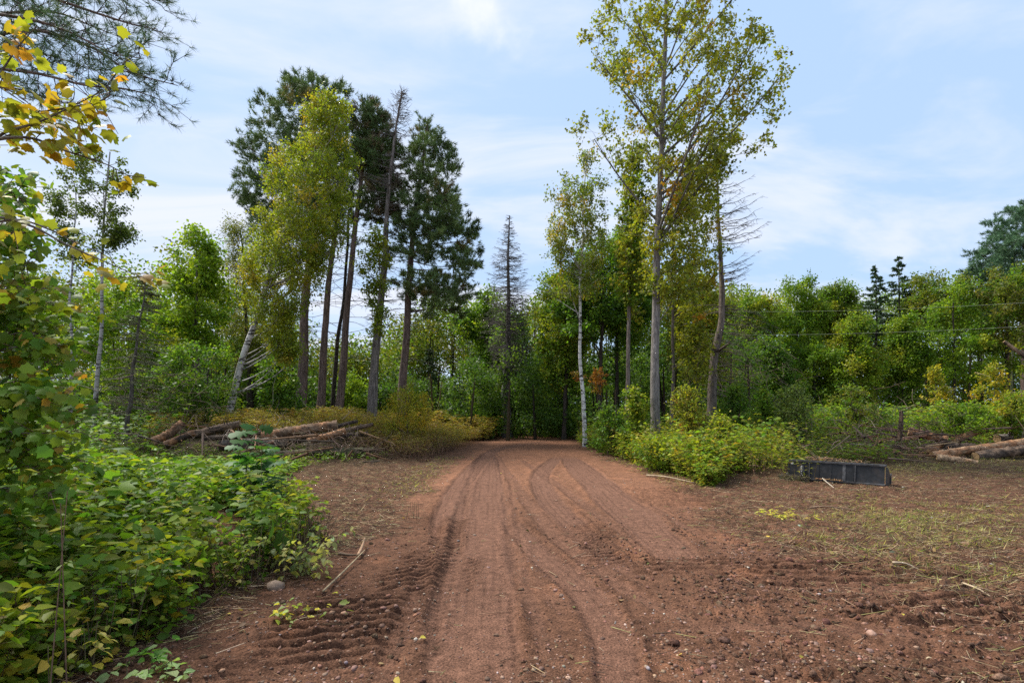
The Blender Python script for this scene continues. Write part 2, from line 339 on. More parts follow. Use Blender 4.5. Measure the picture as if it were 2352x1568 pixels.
# ------------------------------------------------------------------ ground and road: one continuous sheet, split where the soil changes
def axis_grid(a, b, step, grow, end):
    v = [a]
    while v[-1] < b: v.append(v[-1] + step)
    s = step
    while v[-1] < end: s *= grow; v.append(v[-1] + s)
    return v
def build_ground():
    xr = axis_grid(0, 4.2, .0145, 1.024, 160); xl = [-v for v in axis_grid(0, 2.6, .0145, 1.035, 160)][1:][::-1]
    X = np.array(xl + xr)
    ys = axis_grid(2.5, 5.8, .0125, 1.0065, 14); s = ys[-1] - ys[-2]
    while ys[-1] < 240: s *= 1.022; ys.append(ys[-1] + s)
    back = [2.5]; s = .03
    while back[-1] > -40: s *= 1.15; back.append(back[-1] - s)
    Y = np.array(back[1:][::-1] + ys)
    x, y = np.meshgrid(X, Y)
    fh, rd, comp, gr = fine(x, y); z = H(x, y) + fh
    # soil colours, with some shade painted into the tread grooves
    n1 = fbm(x * .9, y * .9, 101, 4)[..., None]; n2 = fbm(x * 5, y * 5, 111, 3)[..., None]; n3 = fbm(x * 14, y * 14, 131, 2)[..., None]
    c3 = lambda *v: np.array(v)
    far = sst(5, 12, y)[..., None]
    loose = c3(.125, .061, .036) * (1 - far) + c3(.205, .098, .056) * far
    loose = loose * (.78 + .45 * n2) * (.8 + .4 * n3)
    wet = sst(.50, .72, fbm(x * .7, y * .7 + 4, 151, 4))[..., None] * (1 - far) * .55
    loose = loose * (1 - wet * .5)
    red = sst(.5, .7, fbm(x * 2.2, y * 2.2, 161, 3))[..., None]
    loose = loose + red * c3(.045, .018, .008)
    packed = c3(.156, .079, .051) * (.9 + .2 * n1)
    cp = comp[..., None]
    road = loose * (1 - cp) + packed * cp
    road = road * (1 - .5 * np.clip(gr, 0, 1)[..., None])  # grooves darkened: moist pressed soil, plus groove shade painted into the colour
    mulch = c3(.120, .060, .035) * (.55 + .9 * n2)
    gm = sst(.48, .66, fbm(x * .55, y * .8, 171, 4)) * sst(3.2, 5.5, x) * sst(22, 14, y)
    mulch = mulch * (1 - .35 * gm[..., None]) + .35 * gm[..., None] * c3(.14, .12, .045)
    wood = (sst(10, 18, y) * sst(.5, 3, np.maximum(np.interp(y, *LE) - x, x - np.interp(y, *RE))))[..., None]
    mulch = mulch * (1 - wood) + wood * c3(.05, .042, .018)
    gstrip = (sst(33, 34.5, y) * sst(60, 40, y))[..., None]
    mulch = mulch * (1 - gstrip) + gstrip * c3(.17, .18, .05)
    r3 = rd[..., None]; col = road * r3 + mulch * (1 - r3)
    ny, nx = x.shape; idx = np.arange(nx * ny).reshape(ny, nx)
    q = np.stack([idx[:-1, :-1], idx[:-1, 1:], idx[1:, 1:], idx[1:, :-1]], -1).reshape(-1, 4)
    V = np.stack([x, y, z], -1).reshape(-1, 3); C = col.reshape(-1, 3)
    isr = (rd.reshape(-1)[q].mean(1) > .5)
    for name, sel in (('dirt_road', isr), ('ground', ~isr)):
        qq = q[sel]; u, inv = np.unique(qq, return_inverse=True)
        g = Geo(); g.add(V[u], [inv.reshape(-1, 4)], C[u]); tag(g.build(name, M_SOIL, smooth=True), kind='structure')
build_ground()

ICO = None
def ico():
    t = (1 + 5 ** .5) / 2
    v = nrm(np.array([(-1, t, 0), (1, t, 0), (-1, -t, 0), (1, -t, 0), (0, -1, t), (0, 1, t), (0, -1, -t), (0, 1, -t), (t, 0, -1), (t, 0, 1), (-t, 0, -1), (-t, 0, 1)]))
    f = np.array([(0, 11, 5), (0, 5, 1), (0, 1, 7), (0, 7, 10), (0, 10, 11), (1, 5, 9), (5, 11, 4), (11, 10, 2), (10, 7, 6), (7, 1, 8), (3, 9, 4), (3, 4, 2), (3, 2, 6), (3, 6, 8), (3, 8, 9), (4, 9, 5), (2, 4, 11), (6, 2, 10), (8, 6, 7), (9, 8, 1)])
    return v, f
def ico2():
    v, f = ico(); V = list(v); cache = {}; F2 = []
    def mid(a, b):
        k = (min(a, b), max(a, b))
        if k not in cache: m = V[a] + V[b]; V.append(m / np.linalg.norm(m)); cache[k] = len(V) - 1
        return cache[k]
    for a, b, c in f:
        p, q, r_ = mid(a, b), mid(b, c), mid(c, a); F2 += [(a, p, r_), (b, q, p), (c, r_, q), (p, q, r_)]
    return np.array(V), np.array(F2)
def lumps(g, x, y, s, col, sink=.35, flat=.65, jit=.16, tpl=None, z=None):
    v, f = tpl or ico(); n = len(x); K = len(v)
    sc = s[:, None] * np.stack([1 + .35 * rng.standard_normal(n), np.ones(n), np.full(n, flat)], -1).clip(.4, 2)
    a = rng.uniform(0, 6.28, n); ca, sa = np.cos(a), np.sin(a)
    P = v[None] * (1 + jit * rng.standard_normal((n, K, 1))) * sc[:, None]
    Q = np.stack([P[..., 0] * ca[:, None] - P[..., 1] * sa[:, None], P[..., 0] * sa[:, None] + P[..., 1] * ca[:, None], P[..., 2]], -1)
    if z is None: z = Hf(x, y)
    Q += np.stack([x, y, z + s * flat * (1 - 2 * sink)], -1)[:, None]
    g.add(Q.reshape(-1, 3), [(np.arange(n)[:, None, None] * K + f[None]).reshape(-1, 3)], np.repeat(col, K, 0))
def wedge(n, y0, y1, pw=1.6, half=1.05):
    """points over the ground in view, denser towards the camera"""
    y = y0 + (y1 - y0) * rng.random(n) ** pw; x = (rng.random(n) * 2 - 1) * half * y; return x, y

def gravel():
    x, y = wedge(30000, 2.5, 13, 1.9); _, rd, comp, _ = fine(x, y)
    k = (rng.random(len(x)) < rd * (1 - .80 * comp) * (.25 + 1.3 * sst(.4, .62, fbm(x * 1.8, y * 1.8, 205, 3)))); x, y = x[k], y[k]; n = len(x)
    s = np.clip(.0055 * np.exp(.55 * rng.standard_normal(n)), .003, .024)
    c = vary(pick([(5, (.22, .13, .09)), (2, (.28, .19, .14)), (4, (.14, .08, .055)), (.35, (.36, .30, .25)), (.4, (.2, .18, .16)), (1.5, (.25, .12, .08))], n), .2)
    g = Geo(); lumps(g, x, y, s, c, .46, .7); tag(g.build('gravel', M_STONE), kind='stuff')
    # crumbled wet clods on the churned side
    x, y = wedge(80000, 2.5, 8.5, 1.4); _, rd, comp, _ = fine(x, y)
    dens = rd * (1 - .95 * comp) * (.16 + .84 * sst(.7, 1.6, x)) * sst(8.5, 5.8, y) * (.3 + .9 * sst(.42, .6, fbm(x * 1.6, y * 1.6, 201, 3)))
    k = rng.random(len(x)) < dens * .5; x, y = x[k], y[k]; n = len(x)
    s = np.clip(.0085 * np.exp(.55 * rng.standard_normal(n)), .004, .032)
    c = vary(pick([(4, (.135, .075, .05)), (2, (.20, .11, .075)), (4, (.095, .053, .036))], n), .15)
    g = Geo(); lumps(g, x, y, s, c, .42, .75, .3); tag(g.build('soil_clods', M_SOIL), kind='stuff')
gravel()

# ------------------------------------------------------------------ plant makers
GREEN = [(5, (.085, .150, .020)), (3, (.055, .115, .018)), (2, (.13, .185, .022)), (.5, (.22, .22, .03))]
DKGRN = [(5, (.048, .10, .020)), (3, (.034, .075, .018)), (2, (.085, .145, .022))]
YGRN = [(5, (.165, .185, .022)), (3, (.12, .155, .02)), (2, (.22, .21, .028)), (.6, (.32, .22, .03))]
OLIVE = [(5, (.115, .122, .024)), (3, (.09, .105, .02)), (2, (.15, .14, .03)), (.3, (.18, .11, .03))]
LIME = [(5, (.15, .22, .022)), (3, (.10, .175, .02)), (2, (.2, .25, .03))]
GOLD = [(4, (.30, .24, .03)), (3, (.22, .21, .025)), (2, (.36, .22, .03))]
PINE = [(5, (.056, .088, .032)), (3, (.042, .068, .026)), (3, (.080, .115, .040)), (.4, (.10, .09, .035))]
POPL = [(5, (.155, .165, .022)), (4, (.115, .14, .022)), (3, (.195, .185, .024)), (.5, (.23, .15, .025)), (1, (.07, .09, .02)), (.1, (.34, .15, .025))]
BIRC = [(5, (.145, .175, .020)), (3, (.105, .15, .018)), (2, (.19, .195, .022)), (.6, (.27, .19, .03))]
BGREY, BBROWN, BDARK, BPINE, BASH = (.20, .175, .15), (.13, .095, .07), (.055, .043, .035), (.165, .115, .095), (.15, .13, .11)

def resample(path, n, wob=0.):
    path = np.asarray(path, float); d = np.r_[0, np.cumsum(np.linalg.norm(np.diff(path, axis=0), axis=1))]
    t = np.linspace(0, d[-1], n); P = np.stack([np.interp(t, d, path[:, i]) for i in range(3)], -1)
    if wob:
        ph = rng.uniform(0, 6, 4); u = np.linspace(0, 1, n); e = np.minimum(u * 4, 1)
        P[:, 0] += wob * e * (np.sin(u * 9 + ph[0]) + .5 * np.sin(u * 23 + ph[1])); P[:, 1] += wob * e * (np.sin(u * 8 + ph[2]) + .5 * np.sin(u * 21 + ph[3]))
    return P
def base_path(px, D, n, wob):
    P = [W(p[0], p[1], D) for p in px]; b = P[0].copy(); b[2] = float(H(b[0], D)) - .12
    if P[0][2] > b[2] + .05: P = [b] + P
    else: P[0] = b
    return resample(P, n, wob)
def make_trunk(path, r0, r1, k=10, flare=.35, bump=.03):
    n = len(path); t = np.linspace(0, 1, n); r = r0 + (r1 - r0) * t ** .9
    h = path[:, 2] - path[0, 2]; r = r * (1 + flare * np.exp(-h / max(r0 * 2.2, .05)))
    return r
def at_z(path, z):
    return np.stack([np.interp(z, path[:, 2], path[:, i]) for i in (0, 1)] + [np.clip(z, path[0, 2], path[-1, 2])], -1)

def tree(name, label, trunk, D, r0, r1, outline, n, cr, lpc, ls, pal, bark=BBROWN, mbark=None, mode='leaf', tpl=DIA, slope=.7, depth=1., cat='tree', group=None,
         wob=.04, droop=.5, twigs=6, bscale=1., shell=.45, mleaf=None, upn=1., extra=None, zfloor=None, dm=None, sm=1.22, limb=7, cvar=.2, pvar=.35, foot=None, tilt=.8):
    """trunk: outline points measured on the photo; outline: (y, left, right) extents of the crown"""
    if dm is None: dm = 2.1 if mode == 'leaf' else 1.65
    cr = cr * 1.12; n = int(n * 1.3)
    if mode == 'leaf': ls = ls * sm
    path = base_path(trunk, D, 26, wob); o = path[0].copy(); o[2] += .12
    root = thing(name, label, cat, o, group)
    g = Geo(); rt = make_trunk(path, r0, r1); tube(g, path, rt, 10, bark, bump=.04)
    ol = np.array(sorted(outline), float); ysamp = np.linspace(ol[0, 0], ol[-1, 0], 400)
    xl = np.interp(ysamp, ol[:, 0], ol[:, 1]); xr = np.interp(ysamp, ol[:, 0], ol[:, 2]); wd = np.maximum(xr - xl, 4)
    yi = rng.choice(400, n, p=wd / wd.sum()); y = ysamp[yi] + rng.uniform(-1, 1, n) * (ol[-1, 0] - ol[0, 0]) / 400
    cx = (xl[yi] + xr[yi]) / 2; hw = np.maximum((xr - xl)[yi] / 2 / F * D - cr * .5, .06)
    an = rng.uniform(0, 2 * np.pi, n); rr = rng.random(n) ** shell
    C = np.stack([(cx - CX) / F * D + np.cos(an) * rr * hw, D + np.sin(an) * rr * np.minimum(hw, 3.5) * depth, CZ + (HY - y) / F * D], -1)
    if zfloor is not None: C[:, 2] = np.maximum(C[:, 2], H(C[:, 0], C[:, 1]) + zfloor)
    if extra is not None:
        E = np.array([W(a, b, D + dd) for a, b, dd in extra]); C = np.vstack([C, E]); n = len(C)
    axp = at_z(path, C[:, 2]); dist = np.linalg.norm((C - axp)[:, :2], axis=1)
    za = C[:, 2] - slope * dist * rng.uniform(.7, 1.25, n)
    zmin = path[0, 2] + .12 * (path[-1, 2] - path[0, 2]); zmax = path[-1, 2] - .02 * (path[-1, 2] - path[0, 2])
    A = at_z(path, np.clip(za, min(zmin, zmax), zmax))
    tr_r = np.interp(A[:, 2], path[:, 2], rt); ln = np.linalg.norm(C - A, axis=1)
    rb = np.minimum(.55 * tr_r, (.008 + .011 * ln) * bscale); u = np.linspace(0, 1, 6)[:, None]
    tp0, tp1, pos_l, ax_l, no_l, col_l = [], [], [], [], [], []
    cc = pick(pal, n); need = []
    prim = np.zeros(n, bool); prim[rng.permutation(n)[:max(4, n // limb)]] = True
    limbs = []; lrad = []
    for i in sorted(range(n), key=lambda q: (not prim[q], dist[q])):
        r_b = rb[i]
        if not prim[i] and len(limbs):
            Q = np.vstack(limbs); Rq = np.concatenate(lrad); dq = np.linalg.norm(Q - C[i], axis=1) + 1.2 * np.maximum(Q[:, 2] - C[i][2] + .1, 0) * slope; b_ = int(np.argmin(dq))
            if dq[b_] < .8 * ln[i]: A[i] = Q[b_]; r_b = min(Rq[b_] * .7, (.005 + .009 * np.linalg.norm(C[i] - A[i])) * bscale)
        lni = np.linalg.norm(C[i] - A[i])
        mid = (A[i] + C[i]) / 2 + np.array([0, 0, -.10 * slope * min(dist[i], lni)]) + rn(1)[0] * .07 * lni
        B = (1 - u) ** 2 * A[i] + 2 * u * (1 - u) * mid + u * u * C[i]
        rads = np.linspace(r_b, max(r_b * .3, .003), 6); tube(g, B, rads, 4, np.array(bark) * .8)
        limbs.append(B[1:]); lrad.append(rads[1:])
        out = C[i] - A[i]; out = out / max(np.linalg.norm(out), 1e-6)
        cr_i = cr * rng.uniform(.55, 1.45); m = twigs; dr = nrm((rn(m) + out * .7 + np.array([0, 0, .25])) * np.array([1, 1, .42 if mode == 'pine' else 1.])); tt = rng.uniform(.55, 1, m)
        s0 = np.stack([np.interp(tt, u[:, 0], B[:, j]) for j in range(3)], -1); s1 = C[i] + dr * cr_i * rng.uniform(.55, 1.0, (m, 1))
        tp0.append(s0); tp1.append(s1)
        L = max(int(lpc * dm * rng.uniform(.7, 1.3) * (cr_i / cr) ** 1.5), 3); k = rng.integers(0, m, L)
        if mode == 'leaf':
            t = rng.uniform(.25, 1.05, (L, 1)); p = s0[k] + (s1[k] - s0[k]) * t + rn(L) * cr_i * .2
            pos_l.append(p); ax_l.append(nrm(dr[k] * .5 + rn(L) * .8 + np.array([0, 0, -droop]))); no_l.append(rn(L) * tilt + np.array([0, 0, upn]))
            c2 = pick(pal, L); col_l.append(cc[i] * (1 - pvar) + c2 * pvar)
        else:
            t = rng.uniform(.6, 1.05, (L, 1)); p = s0[k] + (s1[k] - s0[k]) * t + rn(L) * cr * .1
            d = nrm(dr[k] + out * .5 + np.array([0, 0, .7]) + rn(L) * .25); need.append((p, d, np.repeat(cc[i][None], L, 0)))
    tp0 = np.vstack(tp0); tp1 = np.vstack(tp1); tl = np.linalg.norm(tp1 - tp0, axis=1)
    sticks(g, tp0, tp1, (.003 + .004 * tl) * bscale, .0025 * bscale, np.array(bark) * .8)
    if mode == 'pine':      # dead side branches below the crown
        m = 46; z = path[0, 2] + (path[-1, 2] - path[0, 2]) * rng.uniform(.22, .8, m); q0 = at_z(path, z); az = rng.uniform(0, 6.28, m); L = rng.uniform(.4, 2.2, m)[:, None]
        d = np.stack([np.cos(az), np.sin(az), rng.uniform(-.25, .25, m)], -1); q1 = q0 + d * L * .55; q2 = q1 + nrm(d + rn(m) * .3 + np.array([0, 0, -.1])) * L * .5; tc_ = (.10, .08, .068)
        sticks(g, q0, q1, .016, .011, tc_); sticks(g, q1, q2, .011, .005, tc_)
        for _ in range(3): t = rng.uniform(.1, 1, (m, 1)); b = q1 + (q2 - q1) * t; sticks(g, b, b + nrm(d + rn(m) * .8) * L * .3, .007, .004, tc_)
    g.build('trunk', mbark or M_BARK, root, True, o)
    h = Geo()
    if mode == 'leaf':
        pos = np.vstack(pos_l); sz = ls * rng.uniform(.65, 1.25, len(pos))
        leaves(h, pos, np.vstack(ax_l), np.vstack(no_l), sz, vary(np.vstack(col_l), cvar), tpl)
    else:
        needles(h, np.vstack([a[0] for a in need]), np.vstack([a[1] for a in need]), ls, np.vstack([a[2] for a in need]))
    h.build('crown', mleaf or (M_LEAF if mode == 'leaf' else M_NEED), root, False, o)
    return root
def needles(h, p, d, ls, col, m=12, wd=.065, spread=.8):
    n = len(p); P = np.repeat(p, m, 0); Dd = nrm(np.repeat(d, m, 0) + spread * rn(n * m)); back = rng.uniform(-.35, .25, (n * m, 1)) * ls
    P = P + np.repeat(d, m, 0) * back; L = ls * rng.uniform(.7, 1.15, (n * m, 1)); sd_ = nrm(np.cross(Dd, rn(n * m))) * ls * wd
    V = np.stack([P - sd_, P + sd_, P + Dd * L], 1).reshape(-1, 3)
    h.add(V, [np.arange(n * m * 3).reshape(-1, 3)], np.repeat(vary(np.repeat(col, m, 0), .2), 3, 0))

def conifer(name, label, trunk, D, r0, r1, env, nb, droop=.25, up=.25, tw=9, twl=.28, bark=BASH, pal=None, strip=.10, asym=False, group=None, rbr=.018, wob=.03, cat='tree', extra=None, hang=.4, bcol=None):
    """dead or living conifer: whorled side branches filling (y, left half, right half)"""
    path = base_path(trunk, D, 30, wob); o = path[0].copy(); o[2] += .12
    root = thing(name, label, cat, o, group); g = Geo(); rt = make_trunk(path, r0, r1); tube(g, path, rt, 10, bark, bump=.05)
    ev = np.array(sorted(env), float); y = rng.uniform(ev[0, 0], ev[-1, 0], nb); z = CZ + (HY - y) / F * D
    hl = np.interp(y, ev[:, 0], ev[:, 1]) / F * D; hr = np.interp(y, ev[:, 0], ev[:, 2]) / F * D
    az = rng.uniform(0, 2 * np.pi, nb); c = np.cos(az); L = (hl * (1 - c) / 2 + hr * (1 + c) / 2) * rng.uniform(.65, 1.08, nb)
    A = at_z(path, np.minimum(z + droop * L * .3, path[-1, 2] - .02)); u = np.linspace(0, 1, 7)
    S0, S1 = [], []; lp, la, ln_, lc = [], [], [], []
    bc = np.array(bcol or bark) * .9
    for i in range(nb):
        if L[i] < .04: continue
        dh = np.array([np.cos(az[i]), np.sin(az[i]), 0]); k = u[:, None] * L[i]
        B = A[i] + dh * k + np.array([0, 0, 1.]) * ((-droop * u + up * u * u) * L[i])[:, None] + rn(7) * .025 * L[i] * u[:, None]
        tube(g, B, np.linspace(min(rbr * (.4 + .35 * L[i]), .5 * r0), .003, 7), 4, bc)
        m = max(2, int(tw * (.4 + .5 * L[i]))); t = rng.uniform(.15, 1, m); s0 = np.stack([np.interp(t, u, B[:, j]) for j in range(3)], -1)
        side = np.array([-dh[1], dh[0], 0]) * rng.choice([-1, 1], (m, 1)); dr = nrm(side * .8 + dh * .75 + np.array([0, 0, -hang]) * rng.uniform(-.3, 1.2, (m, 1)) + rn(m) * .2)
        s1 = s0 + dr * (twl * rng.uniform(.4, 1.1, (m, 1)) * (1.1 - .6 * t[:, None]) * max(min(L[i], 1.6), .4)); S0.append(s0); S1.append(s1)
        if pal is not None:
            base = np.vstack([np.repeat(B[1:-1], 2, 0), s0]); tip = np.vstack([np.repeat(B[2:], 2, 0), s1])
            q = 7; tt = rng.random((len(base), q, 1)); p = (base[:, None] + (tip - base)[:, None] * tt).reshape(-1, 3)
            d = nrm(np.repeat(tip - base, q, 0)); lp.append(p); la.append(nrm(d + rn(len(p)) * .55 + np.array([0, 0, -.15]))); ln_.append(rn(len(p)) * .5 + np.array([0, 0, 1])); lc.append(pick(pal, len(p)))
    S0 = np.vstack(S0); S1 = np.vstack(S1); sticks(g, S0, S1, .00032 * D, .00016 * D, bc * .95)
    if extra: extra(g, path, rt)
    g.build('trunk', M_BARK, root, True, o)
    if pal is not None:
        h = Geo(); p = np.vstack(lp); leaves(h, p, np.vstack(la), np.vstack(ln_), strip * rng.uniform(.6, 1.2, len(p)), vary(np.vstack(lc), .2), LONG); h.build('crown', M_NEED, root, False, o)
    return root

HEAPS = [(-11.2, -4.0, 13.2, 17.6), (11.5, 22, 13.6, 18.0), (4.8, 8.4, 9.0, 12.6)]
def off_heap(x, y):
    k = np.ones(len(x), bool)
    for a, b, c, d in HEAPS: k &= ~((x > a) & (x < b) & (y > c) & (y < d))
    return k
def thicket(g, x, y, hgt, nodes, size, pal, leaflets=3, tpl=LEAF, stem=(.11, .075, .045), pet=.10, lean=.35, low=.3, rs=.004, tilt=.45, stems=True, cv=.2, patch=None, droop=.3, z0=None):
    """many upright stems with whorled compound leaves; everything vectorised"""
    n = len(x); z = (H(x, y) if z0 is None else z0); b = np.stack([x, y, z - .03], -1); ld = rn(n) * lean; ld[:, 2] = 0
    t = np.linspace(low, 1, nodes)[None] + rng.uniform(-.04, .04, (n, nodes)); hh = hgt[:, None] * t
    N_ = b[:, None] + np.stack([ld[:, :1] * hgt[:, None] * t ** 2, ld[:, 1:2] * hgt[:, None] * t ** 2, hh], -1)
    if stems:
        tt = np.linspace(0, 1, 5); 
        for i0, i1 in zip(tt[:-1], tt[1:]):
            f = lambda q: b + np.stack([ld[:, 0] * hgt * q * q, ld[:, 1] * hgt * q * q, hgt * q], -1)
            sticks(g, f(i0), f(i1), rs * (1.1 - .7 * i0), rs * (1.1 - .7 * i1), vary(np.repeat(np.array([stem]), n, 0), .25))
    az = (np.arange(nodes) * 2.4)[None] + rng.uniform(0, 6.28, (n, 1)) + rng.uniform(-.4, .4, (n, nodes))
    el = rng.uniform(-.2, .7, (n, nodes)); pd = np.stack([np.cos(az) * np.cos(el), np.sin(az) * np.cos(el), np.sin(el)], -1)
    pl = pet * rng.uniform(.5, 1.3, (n, nodes, 1)) * (1.25 - .6 * t[..., None]); E = N_ + pd * pl
    if stems: sticks(g, N_.reshape(-1, 3), E.reshape(-1, 3), rs * .4, rs * .3, np.array(stem) * 1.1)
    pc = pick(pal, n)
    if patch is not None: pc = pc * (1 - patch[0][:, None]) + patch[1] * patch[0][:, None]
    for k in range(leaflets):
        a = 0 if k == 0 else (1 if k % 2 else -1) * (1.15 if k < 3 else 1.35); ca, sa = math.cos(a), math.sin(a)
        ax = np.stack([pd[..., 0] * ca - pd[..., 1] * sa, pd[..., 0] * sa + pd[..., 1] * ca, pd[..., 2] * .4 - droop * rng.random((n, nodes))], -1)
        base = E if k < 3 else E - pd * pl * .5
        pos = base.reshape(-1, 3) + rn(n * nodes) * .012
        nn_ = rn(n * nodes) * tilt + np.array([0, 0, 1.]) + ax.reshape(-1, 3) * .2
        col = np.repeat(pc, nodes, 0) * .65 + pick(pal, n * nodes) * .35
        s = size * rng.uniform(.6, 1.25, n * nodes) * np.repeat(rng.uniform(.7, 1.3, n), nodes) * np.repeat(np.clip(hgt / np.median(hgt), .6, 1.3), nodes)
        leaves(g, pos, ax.reshape(-1, 3), nn_, s, vary(col, cv), tpl)

# ------------------------------------------------------------------ far woods: one mass behind the trees one can tell apart
def woods(name, tops, D0, D1, n, cr, lpc, ls, pal, low=0.2, trunks=40, tcol=BDARK, pw=1.0):
    lpc = int(lpc * 2.3); n = int(n * 1.6); ls = ls * .98; g = Geo(); tx = np.array(tops, float)
    D = D0 + (D1 - D0) * rng.random(n); px = rng.uniform(tx[0, 0], tx[-1, 0], n)
    top = np.interp(px, tx[:, 0], tx[:, 1]) + (fbm(px * .02, D * .3, 301, 3) - .5) * 70
    x = (px - CX) / F * D; gz = H(x, D); zt = CZ + (HY - top) / F * (D0 + D1) / 2
    z = gz + low + (zt - gz - low) * rng.random(n) ** pw
    tuft = fbm(x * .35, z * .5, 311, 3); C = np.stack([x, D, z], -1); m = tuft > .30; C = C[m]; n = len(C)
    cc = pick(pal, n); L = lpc; p = (C[:, None] + np.clip(rng.standard_normal((n, L, 3)), -1.5, 1.5) * cr * np.array([.55, .55, .4])).reshape(-1, 3)
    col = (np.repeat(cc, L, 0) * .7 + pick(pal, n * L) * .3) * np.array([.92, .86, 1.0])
    leaves(g, p, nrm(rn(n * L) + np.array([0, 0, -.3])), rn(n * L) * .7 + np.array([0, 0, 1.]), ls * rng.uniform(.6, 1.3, n * L), vary(col, .2), DIA)
    k = int(trunks * 1.8); D = rng.uniform(D0 - 1.5, D0 + (D1 - D0) * .6, k); px = rng.uniform(tx[0, 0], tx[-1, 0], k); x = (px - CX) / F * D; b = np.stack([x, D, H(x, D)], -1)
    tz = CZ + (HY - np.interp(px, tx[:, 0], tx[:, 1])) / F * D
    e = b.copy(); e[:, 2] = b[:, 2] + (tz - b[:, 2]) * rng.uniform(.6, 1.0, k); e[:, 0] += rng.standard_normal(k) * .25
    sticks(g, b, e, rng.uniform(.05, .12, k), .03, vary(pick([(4, tcol), (1, (.22, .21, .19)), (2, BBROWN)], k) * .65, .2), 6)
    return tag(g.build(name, M_LEAF), kind='stuff')
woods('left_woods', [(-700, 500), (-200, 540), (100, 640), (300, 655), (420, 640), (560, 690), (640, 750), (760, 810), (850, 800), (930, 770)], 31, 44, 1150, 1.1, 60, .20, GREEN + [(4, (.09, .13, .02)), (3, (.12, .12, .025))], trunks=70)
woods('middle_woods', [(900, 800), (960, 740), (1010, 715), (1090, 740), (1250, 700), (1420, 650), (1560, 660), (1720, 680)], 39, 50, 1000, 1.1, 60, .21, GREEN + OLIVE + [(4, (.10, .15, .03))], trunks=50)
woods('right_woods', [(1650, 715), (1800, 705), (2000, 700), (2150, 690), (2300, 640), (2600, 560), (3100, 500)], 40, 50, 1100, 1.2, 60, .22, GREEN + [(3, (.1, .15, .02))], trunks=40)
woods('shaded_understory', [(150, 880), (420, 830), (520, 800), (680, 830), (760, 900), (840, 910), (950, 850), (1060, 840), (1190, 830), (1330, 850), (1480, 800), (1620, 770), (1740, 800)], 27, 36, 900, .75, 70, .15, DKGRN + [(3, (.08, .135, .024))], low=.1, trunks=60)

# ------------------------------------------------------------------ left side: the pine group and its neighbours
def crown_twigs(g, path, D):
    n = 130; z = path[-1, 2] - 2.2 * rng.random(n) ** 1.3; A = at_z(path, z); L = rng.uniform(.25, .8, n) * (.5 + .5 * np.minimum((path[-1, 2] - z) / .7, 1))
    d = nrm(rn(n) * np.array([1, 1, .25]) + np.array([0, 0, .15])); m = A + d * L[:, None] * .55; e = m + nrm(d + np.array([0, 0, .5]) + rn(n) * .4) * L[:, None] * .5
    sticks(g, A, m, .011, .008, (.14, .115, .10)); sticks(g, m, e, .008, .004, (.14, .115, .10)); f = m + nrm(d + rn(n) * .8) * L[:, None] * .4; sticks(g, m, f, .009, .005, (.12, .095, .08))
PG = 'tall pines in the group left of the track'
BK = 'leafy trees at the edge of the right-hand woods'
tree('pine_tree', 'broad dark green pine behind the leaning birch, the tallest crown of the pine group', [(690, 945), (700, 760), (712, 560), (722, 330), (720, 195)], 25, .27, .07,
     [(185, 655, 785), (225, 635, 815), (260, 590, 820), (340, 555, 825), (420, 525, 800), (490, 545, 770), (580, 590, 750)], 165, .60, 25, .21, PINE, BPINE, mode='pine', slope=.25, twigs=7, group=PG, depth=.9)
tree('pine_tree', 'pine with bare lower trunk just right of the broad pine, crown half behind the birch', [(735, 952), (748, 760), (767, 530), (790, 380), (800, 300)], 25.6, .22, .06,
     [(290, 770, 830), (360, 750, 850), (450, 740, 850), (520, 740, 830)], 34, .5, 20, .18, PINE, BPINE, mode='pine', slope=.3, twigs=7, group=PG)
tree('pine_tree', 'slim dark pine with a thin trunk in the gap between two thicker pine trunks', [(764, 952), (775, 800), (792, 640), (805, 480)], 26.2, .13, .05,
     [(430, 780, 840), (500, 770, 840), (560, 760, 830)], 14, .45, 16, .17, PINE, BDARK, mode='pine', slope=.3, twigs=6, group=PG)
tree('pine_tree', 'pine with dead brown inner twigs, its crown just left of the dead scaly spruce', [(778, 950), (795, 760), (818, 490), (835, 340), (848, 240)], 25, .21, .06,
     [(240, 815, 875), (290, 810, 900), (370, 815, 915), (440, 830, 920), (500, 815, 910)], 95, .55, 22, .21, PINE + [(3, (.10, .085, .06))], BPINE, mode='pine', slope=.3, twigs=8, group=PG)
tree('pine_tree', 'full rounded dark pine with drooping right-hand boughs, rightmost of the pine group', [(922, 915), (932, 760), (948, 560), (965, 400), (980, 285)], 25.5, .24, .06,
     [(285, 950, 1012), (340, 920, 1048), (420, 905, 1066), (500, 890, 1092), (580, 880, 1118), (650, 890, 1112), (720, 940, 1090)], 165, .58, 24, .21, PINE, BPINE, mode='pine', slope=.05, twigs=7, group=PG)
conifer('dead_spruce', 'dead grey spruce with scaly trunk and twiggy bare top rising above the pines', [(855, 945), (862, 800), (878, 650), (895, 430), (908, 310), (922, 210)], 24, .25, .03,
        [(212, 26, 16), (240, 34, 30), (285, 28, 42), (340, 34, 44), (420, 60, 60), (560, 80, 70), (700, 60, 60), (800, 30, 30)], 150, .1, .25, 12, .5, (.165, .14, .125), group=None, rbr=.03,
        extra=lambda g, p, r: crown_twigs(g, p, 24))
